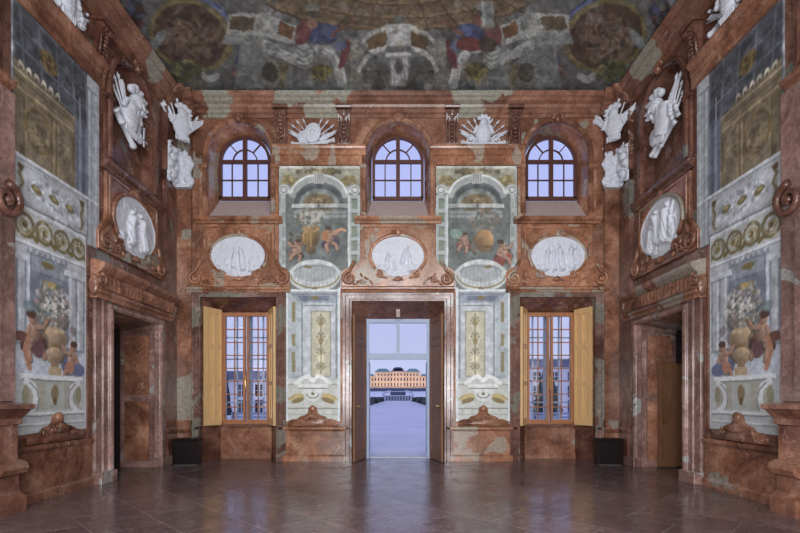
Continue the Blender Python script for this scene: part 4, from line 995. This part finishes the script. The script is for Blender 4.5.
        P.dabs(49, 300, 34, 24, [(88, 80, 78), (104, 96, 96), (120, 100, 88)], 50, 5, 53, .35); P.ball(49, 297, 15.5, 10.5, (168, 146, 122))
        for k in range(-4, 5): P.stroke([(49+k*3.2, 290), (49+k*2.6, 303)], .8, (128, 106, 84), .8); 
        P.ell(49, 289, 14, 2.5, (176, 156, 128)); P.rect(44, 302, 54, 307, (120, 98, 70)); P.ball(49, 314, 12.5, 8.5, (166, 144, 120)); P.rect(44, 321, 54, 325, (128, 106, 84)); P.rect(41, 325, 58, 333, (168, 148, 122))
        cherub(P, 22, 292, 1.7, 1, (98, 66, 62)); P.ell(8, 300, 8, 5, (98, 66, 60)); P.ell(28, 310, 7, 8, (92, 66, 72)); P.stroke([(16, 300), (12, 312), (18, 328)], 5, (158, 116, 94)); P.ell(16, 272, 6, 5, (104, 124, 124), .7)
        cherub(P, 74, 312, 1.5, -1, (84, 92, 126)); P.ell(82, 326, 10, 7, (92, 98, 128)); P.ell(70, 324, 7, 6, (152, 110, 92)); P.grain(.22, .16, 25)
        # console table and plinth
        P.rect(0, 334, 96, 400, (166, 170, 172)); P.rect(7, 333, 88, 337.5, (200, 204, 208)); P.rect(9, 337.5, 86, 339, (104, 108, 112)); P.rect(12, 339, 84, 366, (150, 148, 138)); P.rect(36, 340, 62, 366, (156, 160, 156))
        P.ell(49, 350, 5, 8, (120, 106, 82)); P.ell(49, 358, 2.5, 4, (96, 78, 50))
        for m, x in ((1, 20), (-1, 76)):
            P.stroke([(x-m*6, 340), (x+m*2, 344), (x+m*6, 354), (x+m*4, 362), (x-m*6, 370)], 7, (190, 194, 198)); P.stroke([(x-m*2, 341), (x+m*6, 347), (x+m*9, 356), (x+m*6, 366)], 1.4, (108, 110, 112)); P.ell(x-m*7, 352, 4, 9, (128, 125, 104))
        P.rect(4, 368, 92, 371, (202, 206, 208)); P.rect(4, 371, 92, 372.4, (110, 112, 114)); P.rect(0, 378, 96, 379.5, (196, 198, 200)); P.rect(0, 380, 96, 381, (124, 126, 128))
        P.rect(93, 184, 96, 400, (184, 190, 196)); P.rect(0, 218, 1.5, 400, (190, 194, 200)); P.grain(.3, .1, 78)
        return P.c
    def f(U, Z):
        X = (U*(-1 if mirror else 1)+4.95)*60; Y = (7.5-Z)*60
        m = (X <= 95) | ((Y < 183) & (X <= 117.2)) | ((Y < 190) & (X > 97) & (X < 114))
        return m, np.full(U.shape, .02), col(U, Z)
    return f
for w, sg, lab in (('left', 1, 'tall painted panel with vase and cherubs on the left side wall'), ('right', -1, 'tall painted panel with vase and cherubs on the right side wall')):
    u0, u1 = sorted((-4.97*sg, -2.99*sg))
    o = gridmesh('wall_painting', u0, u1, 1.04, 7.47, .0165, side_fresco(sg < 0), M['paint'], None, smooth=False)
    o.location = wp(w, 0, 0); o.rotation_euler.z = WALL[w][1]; tag(o, lab, 'painting', 'painted panels of the side walls')
    bm = B(); mould(bm, [(0, .98), (.05, .98), (.05, 1.03), (0, 1.05)], *(sorted((-5.0*sg, -3.36*sg)))); obj('frame', bm, M['deep'], o)
    cresting(o, -4.1*sg, 1.0, .62, .3, 'red')

# ceiling fresco
def ceil_col(U, V):
    Yw = np.where(V < -4.6, -9.2-V, V); d = Yw-CAMY; s = F/d
    X = CX+U*s; Y = HY-(CEIL-EYE)*s
    P = Paint(X, Y, (98, 102, 102), .8, 1.7); P.grain(.06, .3, 2)
    P.poly([(255, -60), (545, -60), (520, 12), (470, 30), (330, 30), (280, 12)], (104, 88, 66)); P.grain(.14, .25, 5)
    for r in (30, 60, 92, 120): P.ring(398, -22, r*1.25, r*.42, 3, (128, 108, 78), .8); P.ring(398, -20, r*1.25, r*.42, 1, (72, 58, 44))
    for k in range(-7, 8): P.stroke([(398+k*14, -20), (398+k*30, 28)], 2, (78, 64, 48), .7)
    for m in (1, -1):
        def q(x): return CX+(x-CX)*m
        def qq(pts): return [(q(a), b) for a, b in pts]
        P.rect(*sorted((q(372), q(386)))[:1], 28, sorted((q(372), q(386)))[1], 36, (140, 126, 96))
        # outer zone: sky drapes and roundel
        P.poly(qq([(110, -60), (285, -60), (262, 14), (240, 90), (150, 90)]), (92, 94, 92))
        P.stroke(qq([(196, -6), (218, 10), (240, 32), (243, 52), (238, 66)]), 9, (58, 68, 106)); P.stroke(qq([(200, -4), (224, 14), (240, 40)]), 3, (86, 96, 134))
        P.ell(q(191), 36, 43, 36, (112, 102, 64), 1, .45*m); P.ell(q(190), 36, 38, 31, (78, 60, 48), 1, .45*m)
        P.dabs(q(190), 36, 30, 24, [(104, 84, 68), (66, 50, 42), (122, 102, 82), (92, 72, 60)], 120, 4, 60+m, .7)
        for k in range(9): a = k*.7; P.stroke(qq([(190+26*math.cos(a), 36+20*math.sin(a)), (190+14*math.cos(a+.6), 36+12*math.sin(a+.6)), (190+8*math.cos(a+1.4), 36+5*math.sin(a+1.4))]), 2, (124, 104, 84), .7)
        P.dabs(q(186), 70, 16, 10, [(86, 92, 52), (112, 110, 66), (64, 70, 50)], 60, 3, 70); P.ell(q(210), 76, 9, 6, (140, 146, 144)); P.ell(q(210), 72, 6, 3, (84, 86, 84)); P.ell(q(158), 40, 5, 12, (120, 128, 128), 1, .6*m)
        P.dabs(q(135), 14, 9, 18, [(96, 52, 48), (66, 74, 104), (54, 48, 46)], 50, 4, 71)
        P.dabs(q(243), 74, 10, 12, [(74, 76, 112), (108, 60, 58), (140, 100, 84), (90, 96, 94)], 60, 3, 72)
        # boxed attic at an angle
        P.poly(qq([(228, 14), (272, 12), (266, 36), (226, 34)]), (146, 150, 142)); P.poly(qq([(232, 16), (256, 17), (253, 31), (228, 29)]), (92, 80, 56)); P.poly(qq([(225, 34), (266, 36), (262, 44), (222, 44)]), (120, 126, 122)); P.poly(qq([(240, 44), (262, 44), (262, 88), (234, 88)]), (108, 116, 114))
        P.poly(qq([(268, 14), (300, 28), (296, 46), (264, 36)]), (142, 148, 144)); P.poly(qq([(280, 20), (294, 28), (291, 40), (277, 33)]), (110, 78, 52)); P.poly(qq([(262, 38), (298, 56), (296, 66), (262, 50)]), (150, 156, 154)); P.poly(qq([(262, 52), (294, 68), (292, 88), (256, 88)]), (110, 116, 112)); P.ell(q(270), 72, 8, 10, (72, 72, 64)); P.dabs(q(282), 74, 6, 12, [(122, 114, 72), (90, 86, 56)], 24, 2, 74)
        # seated figure on volute
        P.ell(q(304), 56, 9, 13, (150, 156, 152)); 
        for k in range(4): P.stroke(qq([(297, 48+k*5), (304, 52+k*5), (311, 48+k*5)]), 1.4, (100, 108, 106))
        P.stroke(qq([(318, 48), (328, 50), (338, 64), (342, 84)]), 9, (150, 156, 154)); P.stroke(qq([(322, 46), (334, 54), (344, 70), (346, 84)]), 2, (184, 188, 186)); P.dabs(q(321), 73, 10, 9, [(134, 126, 66), (98, 90, 46), (72, 68, 44)], 50, 2.4, 75)
        P.ell(q(322), 34, 17, 11, (58, 68, 108)); P.ell(q(332), 32, 8, 7, (78, 90, 134)); P.ell(q(303), 32, 8, 14, (108, 62, 62), 1, .3*m); P.ell(q(312), 24, 5, 5, (140, 104, 84)); P.ell(q(314), 12, 6, 6, (74, 66, 60)); P.ell(q(312), 7, 8, 4, (116, 118, 112)); P.ell(q(345), 54, 4, 16, (100, 56, 62), 1, .3*m); P.ell(q(340), 46, 6, 5, (86, 94, 130)); P.stroke(qq([(332, 36), (348, 24), (354, 21)]), 4, (112, 76, 64))
        # central pavilion
        P.rect(min(q(350), q(388)), 38, max(q(350), q(388)), 90, (112, 118, 114)); P.stroke(qq([(360, 70), (366, 58), (376, 50), (390, 46)]), 6, (168, 172, 166)); P.stroke(qq([(360, 44), (370, 34), (386, 27)]), 4, (166, 170, 162)); P.poly(qq([(366, 40), (386, 31), (386, 45), (370, 50)]), (100, 82, 54)); P.rect(min(q(350), q(362)), 40, max(q(350), q(362)), 60, (128, 130, 120)); P.ell(q(376), 74, 14, 18, (90, 96, 92)); P.stroke(qq([(362, 72), (378, 72), (384, 86)]), 2, (80, 72, 50)); P.rect(min(q(345), q(372)), 84, max(q(345), q(372)), 90, (128, 132, 128))
    P.rect(387, 24, 411, 46, (160, 166, 162)); P.rect(391, 28, 407, 44, (178, 184, 182)); P.rect(387, 46, 411, 50, (112, 116, 114)); P.rect(386, 52, 411, 56, (176, 182, 180)); P.rect(390, 56, 408, 86, (142, 148, 146))
    for k in range(5): P.rect(391.5+k*3.4, 60, 393+k*3.4, 84, (186, 190, 190))
    P.ell(399, 66, 4, 8, (96, 98, 94)); P.ell(399, 20, 7, 4, (92, 98, 92))
    # right hand column and figure differ from the left
    P.rect(482, 2, 494, 28, (118, 124, 122)); P.rect(482, 2, 485, 28, (150, 156, 154)); P.ell(477, 20, 4, 6, (120, 76, 66)); P.ell(470, 44, 14, 7, (112, 58, 58)); P.ell(488, 44, 9, 8, (66, 56, 52))
    rnd = random.Random(5); base = P.c.copy(); 
    for i in range(260):
        x = 110+rnd.random()*576; y = rnd.random()*100-10; c = rnd.choice([(70, 72, 70), (134, 140, 138), (84, 78, 60), (112, 116, 116), (58, 62, 74), (120, 104, 78)])
        P.ell(x, y, 2+rnd.random()*7, 1+rnd.random()*3, c, .35, rnd.random()*3)
    P.grain(.18, .3, 33); P.grain(.5, .25, 34)
    gr = P.c.mean(axis=2, keepdims=True); return (P.c*.72+gr*.28)*1.08
def cf(U, V): return np.ones(U.shape, bool), np.full(U.shape, CEIL), ceil_col(U, V)
o = gridmesh('ceiling', -WX, WX, -4.6, 0, .028, cf, M['paint'], None, horizontal=True, smooth=False); tag(o, kind='structure')
def cf2(U, V): return np.ones(U.shape, bool), np.full(U.shape, CEIL), ceil_col(U, V)
o2 = gridmesh('ceiling', -WX, WX, REAR, -4.6, .07, cf2, M['paint'], None, horizontal=True, smooth=False); tag(o2, kind='structure')

# ------------------------------------------------------------ chimney pieces at the picture edges
for w, sg, lab in (('left', 1, 'red marble chimneypiece with stepped ledge, cut by the left picture edge'), ('right', -1, 'red marble chimneypiece with stepped ledge, cut by the right picture edge')):
    t = thing('chimneypiece', w, -6.2*sg, 0, lab, 'fireplace')
    CH = [(0, 0), (.36, 0), (.36, .22), (.3, .26), (.26, .3), (.26, .5), (.3, .52), (.37, .55), (.4, .62), (.37, .69), (.3, .72), (.24, .74), (.24, 1.2), (.27, 1.22), (.27, 1.3), (.34, 1.36), (.4, 1.42), (.46, 1.44), (.46, 1.5), (0, 1.54)]
    for s in (-1, 1):
        bm = B(); a, b = sorted((s*.62, s*1.05)); mould(bm, [q for q in CH if q[1] < 1.25]+[(0, 1.25)], a, b); obj('jamb', bm, M['red'], t)
    bm = B(); mould(bm, [(0, 1.2)]+[q for q in CH if q[1] > 1.21], -1.09, 1.09); obj('mantel_shelf', bm, M['red'], t)
    bm = B(); box(bm, -.62, .62, 0, 1.2, 0, .03); obj('fireback', bm, M['void'], t)
    bm = B(); box(bm, -1.18, 1.18, 1.54, 5.92, 0, .1); box(bm, -.9, .9, 1.7, 4.1, .1, .14); obj('overmantel', bm, M['pink'], t)
    for s in (-1, 1): bm = B(); scroll(bm, s*1.0, 4.35, .24, 1.5, PI/2, -s, .06, .12); obj('volute', bm, M['deep'], t, True)

# ------------------------------------------------------------ two dark boxes in the corners
def dark_box():
    t = thing('floor_box', 'back', 0, 0)
    bm = B(); box(bm, -.28, .28, .03, .58, -.18, .18); obj('body', bm, M['black'], t, mod=.012)
    bm = B(); box(bm, -.3, .3, .58, .62, -.2, .2); obj('lid', bm, M['black'], t, mod=.008)
    bm = B(); box(bm, -.25, .25, 0, .03, -.15, .15); obj('plinth', bm, M['plug'], t)
    return t
b1 = dark_box(); b1.location = (-4.98, -.62, 0); b1.rotation_euler.z = .12; tag(b1, 'low black box on the floor by the left corner pilaster', 'box', 'black floor boxes')
b2 = dup(b1); b2.location = (4.98, -.62, 0); b2.rotation_euler.z = -.12; tag(b2, 'low black box on the floor by the right corner pilaster', 'box', 'black floor boxes')

# ------------------------------------------------------------ outside
M['path'] = plain('frosty_gravel', (214, 212, 222), .8, .1, .4)
M['snow'] = plain('snow_lawn', (236, 236, 242), .8, .04, .3)
M['hedge'] = plain('dark_hedge', (34, 44, 42), .8, .5, 3)
M['facade'] = plain('white_facade', (238, 238, 240), .7, .03)
M['peach'] = plain('peach_facade', (236, 196, 158), .7, .06, .3)
M['copper'] = plain('green_copper_roof', (112, 150, 146), .6, .15, .3)
M['slate'] = plain('slate', (84, 92, 112), .6, .2, .3)
M['dglass'] = plain('dark_window_glass', (44, 52, 76), .15, .3)
M['stone'] = plain('pale_stone', (206, 208, 218), .7, .1, .5)
bm = B(); bm.faces.new([bm.verts.new(v) for v in ((-250, .62, -.03), (250, .62, -.03), (250, 420, -.03), (-250, 420, -.03))]); tag(obj('ground', bm, M['snow']), kind='structure')
bm = B(); bm.faces.new([bm.verts.new(v) for v in ((-4.2, .62, -.01), (4.2, .62, -.01), (4.6, 190, -.01), (-4.6, 190, -.01))]); tag(obj('garden_path', bm, M['path']), kind='structure')
bm = B(); 
for v0, v1, z in ((1.9, 2.3, .06), (.62, 1.9, .1)):
    vs = [bm.verts.new((x, y, zz)) for zz in (-.02, z-.08) for x, y in ((-2, v0), (2, v0), (2, v1), (-2, v1))]
    bm.faces.new(vs[4:]); bm.faces.new([vs[3], vs[2], vs[6], vs[7]]); bm.faces.new([vs[0], vs[1], vs[5], vs[4]])
tag(obj('doorstep', bm, M['stone']), kind='structure')
def wbox(bm, x0, x1, y0, y1, z0, z1):
    vs = [bm.verts.new((x, y, z)) for z in (z0, z1) for y in (y0, y1) for x in (x0, x1)]
    for f in ((0, 1, 3, 2), (4, 5, 7, 6), (0, 1, 5, 4), (2, 3, 7, 6), (0, 2, 6, 4), (1, 3, 7, 5)): bm.faces.new([vs[i] for i in f])
def hip(bm, x0, x1, y0, y1, z0, z1, ins):
    a = [bm.verts.new((x, y, z0)) for x, y in ((x0, y0), (x1, y0), (x1, y1), (x0, y1))]; my = (y1-y0)*.35
    b = [bm.verts.new((x, y, z1)) for x, y in ((x0+ins, y0+my), (x1-ins, y0+my), (x1-ins, y1-my), (x0+ins, y1-my))]
    for i in range(4): j = (i+1) % 4; bm.faces.new([a[i], a[j], b[j], b[i]])
    bm.faces.new(b); bm.faces.new(a[::-1])
PY = 250.; ps = F/(PY-CAMY)           # palace plane
def px(x): return (x-CX-1)/ps
def pz(y): return EYE+(HY-y)/ps
pal = bpy.data.objects.new('palace', None); C.objects.link(pal); pal.location = (0, PY, 0); tag(pal, 'distant peach palace with green roofs seen through the open door', 'building')
def pobj(name, bm, m, lab=None):
    for v in bm.verts: v.co.y -= PY
    o = obj(name, bm, m, pal)
    if lab: o['label'] = lab
    return o
bm = B(); wbox(bm, px(355), px(442), PY, PY+14, 0, pz(376)); wbox(bm, px(376), px(421), PY-.6, PY+14, 0, pz(372)); wbox(bm, px(392), px(406), PY-1.6, PY+14, 0, pz(371.5)); pobj('wall', bm, M['peach'])
for a, b, z0, z1, i in ((375.5, 391.5, 372, 368.2, 2.2), (406.5, 421.5, 372, 368.2, 2.2), (355, 376, 376, 373.5, 1.5), (421, 442, 376, 373.5, 1.5)):
    bm = B(); hip(bm, px(a), px(b), PY-1, PY+14, pz(z0), pz(z1), i); pobj('roof', bm, M['copper'])
bm = B(); hip(bm, px(391.5), px(406.5), PY-2, PY+14, pz(371.5), pz(368.5), 2); hip(bm, px(394), px(404), PY, PY+8, pz(368.5), pz(366.8), 1.4); pobj('roof', bm, M['slate'], 'grey central roof')
for row, (y0, y1) in enumerate(((373.8, 375.8), (378, 381), (383, 386))):
    for k in range(25):
        x = 360.5+k*3.2
        if row == 0 and not 377 < x < 420: continue
        mid = 392 < x < 406; wing = 376 < x < 421; y = PY-(1.65 if mid else .65 if wing else .05)
        bm = B(); wbox(bm, px(x-.55), px(x+.55), y-.05, y+.1, pz(y1), pz(y0)); pobj('window', bm, M['dglass'])
for s in (-1, 1):                      # terrace wall and slopes before the palace
    pass
def solid(name, bm, m, label=None, cat=None, group=None, kind=None): return tag(obj(name, bm, m), label, cat, group, kind)
bm = B(); wbox(bm, -60, 60, 236, 238, 0, EYE+(HY-388)/(F/248)); wbox(bm, -60, 60, 236, 237, EYE+(HY-387.4)/(F/248), EYE+(HY-386.6)/(F/248)); solid('terrace_wall', bm, M['slate'], 'dark terrace wall running below the distant palace', 'wall')
bm = B(); a = [(-60, 205, 0), (60, 205, 0), (60, 236, 4.6), (-60, 236, 4.6)]; bm.faces.new([bm.verts.new(v) for v in a]); solid('garden_bank', bm, M['snow'], kind='structure')
# cascade fountain
t = bpy.data.objects.new('cascade_fountain', None); C.objects.link(t); t.location = (0, 190, 0); tag(t, 'white stone cascade fountain at the end of the garden path', 'fountain')
bm = B(); wbox(bm, -6, 6, 3, 9, 0, 2.2); obj('basin_wall', bm, M['stone'], t)
bm = B(); wbox(bm, -3.4, 3.4, 6, 10, 2.2, 3.9); obj('cascade_wall', bm, M['slate'], t)
for s in (-1, 1):
    bm = B(); tube(bm, [Vector((s*(3.2+3.4*math.sin(a*PI/12)), 4+a*.2, 1.9+1.6*math.cos(a*PI/12)+.6)) for a in range(13)], .45); obj('ramp_balustrade', bm, M['stone'], t, True)
bm = B(); wbox(bm, -6.2, 6.2, 2.6, 3, 2.0, 2.4); wbox(bm, -3.6, 3.6, 5.6, 6, 3.8, 4.2); obj('coping', bm, M['stone'], t)
for k in range(9):
    bm = B(); wbox(bm, -5+k*1.25-.2, -5+k*1.25+.2, 2.3, 2.6, 0, 1.9); obj('pier', bm, M['dglass'], t)
# hedges along the path
for s in (-1, 1):
    for k, (y0, y1) in enumerate(((66, 97), (103, 132), (140, 172))):
        def hf():
            bm = B(); wbox(bm, *(sorted((s*5.4, s*8.2))), y0, y1, -.02, 1.5)
            bmesh.ops.subdivide_edges(bm, edges=bm.edges[:], cuts=6, use_grid_fill=True)
            for v in bm.verts:
                if v.co.z > .05: v.co += Vector((random.uniform(-.15, .15), random.uniform(-.2, .2), random.uniform(-.2, .15)))
            return bm
        solid('clipped_hedge', hf(), M['hedge'], '%s dark clipped hedge %s of the garden path' % (('nearest', 'middle', 'farthest')[k], 'left' if s < 0 else 'right'), 'hedge', 'hedges along the path')
# conical yews
def yew(x, y, h, r, lab, base=0):
    t = bpy.data.objects.new('conical_yew', None); C.objects.link(t); t.location = (x, y, base); tag(t, lab, 'tree', 'trees in the garden')
    bm = B(); n = 14; rows = []
    for i in range(12):
        q = i/11; rr = r*(1-q)**.8*(1+.1*math.sin(i*2.1))+.03
        rows.append([bm.verts.new((rr*(1+random.uniform(-.12, .12))*math.cos(k*2*PI/n), rr*(1+random.uniform(-.12, .12))*math.sin(k*2*PI/n), .3+(h-.3)*q)) for k in range(n)])
    for a, b in zip(rows, rows[1:]):
        for k in range(n): bm.faces.new([a[k], a[(k+1) % n], b[(k+1) % n], b[k]])
    bm.faces.new(rows[0][::-1]); bm.faces.new(rows[-1]); obj('foliage', bm, M['hedge'], t)
    bm = B(); tube(bm, [Vector((0, 0, -.03)), Vector((0, 0, .5))], .12); obj('trunk', bm, M['brown'], t)
for k, (px_, top) in enumerate(((376.5, 399), (382.5, 399), (420, 399), (414, 399))):
    s = F/((100, 136, 100, 136)[k]-CAMY); yew((px_-CX)/s*1.0, (100, 136, 100, 136)[k], EYE+(HY-top)/s, .8, ('outermost small dark conical tree left of the path', 'second dark conical tree left of the path', 'small dark conical tree right of the path', 'outermost dark conical tree right of the path')[k])
yew(-7.6*1.65, 22, 5.0, .55, 'tall thin dark conical tree seen through the lower left window')
yew(9.9*1.08, 22, 4.4, 1.0, 'broad dark conical tree seen through the lower right window')
# courtyard wings seen through the lower windows
def wing(s, lab):
    y = 26.; w = bpy.data.objects.new('garden_wing', None); C.objects.link(w); w.location = (s*14, y, 0); tag(w, lab, 'building', 'white garden wings')
    z1 = 3.0 if s < 0 else 4.0
    bm = B(); wbox(bm, -6.5, 6.5, 0, 6, -.03, z1); obj('wall', bm, M['facade'], w)
    bm = B(); hip(bm, -6.8, 6.8, -.3, 6.3, z1, z1+.8, 1.5); obj('roof', bm, M['slate'], w)
    for k in range(9):
        x = -5.8+k*1.45
        for z0, zt in (((.2, 1.35), (1.65, 2.6)) if s < 0 else ((.2, 1.35), (1.6, 2.5), (2.9, 3.6))):
            bm = B(); wbox(bm, x-.36, x+.36, -.06, .02, z0, zt); f = obj('window', bm, M['dglass'], w)
            bm = B(); wbox(bm, x-.025, x+.025, -.09, -.06, z0, zt); wbox(bm, x-.36, x+.36, -.09, -.06, (z0+zt)/2-.02, (z0+zt)/2+.02); obj('window_bars', bm, M['facade'], f)
wing(-1, 'white building with dark windows seen through the lower left window'); wing(1, 'white building with dark windows seen through the lower right window')
def bench(x, y, lab):
    t = bpy.data.objects.new('garden_bench', None); C.objects.link(t); t.location = (x, y, 0); tag(t, lab, 'bench', 'garden benches')
    bm = B(); wbox(bm, -.9, .9, -.22, .22, .42, .5); obj('seat', bm, M['white'], t)
    bm = B(); wbox(bm, -.9, .9, .2, .26, .6, .7); wbox(bm, -.9, .9, .2, .26, .78, .88); obj('backrest', bm, M['white'], t)
    for sx in (-.8, .8):
        bm = B(); wbox(bm, sx-.04, sx+.04, -.2, .26, -.03, .42); wbox(bm, sx-.04, sx+.04, .2, .26, .42, .9); obj('leg', bm, M['white'], t)
bench(-6.9, 10, 'white garden bench outside the lower left window'); bench(7.2, 10, 'white garden bench outside the lower right window')

# ------------------------------------------------------------ light, sky, camera
wd = bpy.data.worlds.new('dusk_sky'); bpy.context.scene.world = wd; wd.use_nodes = True; nt = wd.node_tree
bg = nt.nodes['Background']; tc = nt.nodes.new('ShaderNodeTexCoord'); sx = nt.nodes.new('ShaderNodeSeparateXYZ'); nt.links.new(tc.outputs['Generated'], sx.inputs[0])
r = ramp(nt, [(0, (.56, .60, .84, 1)), (.05, (.56, .61, .88, 1)), (.4, (.50, .57, .98, 1)), (1, (.42, .48, .86, 1))]); nt.links.new(sx.outputs['Z'], r.inputs[0]); nt.links.new(r.outputs[0], bg.inputs[0]); bg.inputs[1].default_value = 1.0
def area(name, loc, rot, sx, sy, power, col):
    l = bpy.data.lights.new(name, 'AREA'); l.shape = 'RECTANGLE'; l.size = sx; l.size_y = sy; l.energy = power; l.color = col
    o = bpy.data.objects.new(name, l); C.objects.link(o); o.location = loc; o.rotation_euler = rot; return o
# daylight entering by the windows of the rear wall (they face +Y)
for i, x in enumerate((-2.76, 0, 2.76)):
    area('rear_window_light', (x, REAR-.05, 2.2), (PI/2, 0, PI), 1.4, 2.8, 235, (.97, .98, 1)).rotation_euler = (-PI/2, 0, PI)
    area('rear_upper_window_light', (x, REAR-.05, 7.2), (PI/2, 0, PI), 1.4, 1.8, 150, (.97, .98, 1)).rotation_euler = (-PI/2, 0, PI)
area('palace_floodlight', (0, 238.6, 6.6), (0, 0, 0), 56, .8, 2600, (1, .88, .76)).rotation_euler = (PI/2+.25, 0, 0)
for o in C.objects:
    if o.type == 'LIGHT' and o.name.startswith('rear'): o.data.spread = math.radians(150)
cam = bpy.data.cameras.new('camera'); co = bpy.data.objects.new('camera', cam); C.objects.link(co)
co.location = (0, CAMY, EYE); co.rotation_euler = (PI/2, 0, 0); cam.sensor_width = 36; cam.lens = F*36/800
cam.shift_x = (400-CX)/800; cam.shift_y = (HY-266.5)/800; cam.clip_end = 1000; cam.clip_start = .05
sc = bpy.context.scene; sc.camera = co
sc.view_settings.view_transform = 'Standard'; sc.view_settings.look = 'None'; sc.view_settings.gamma = 1; sc.view_settings.exposure = 0; sc.view_settings.use_curve_mapping = False
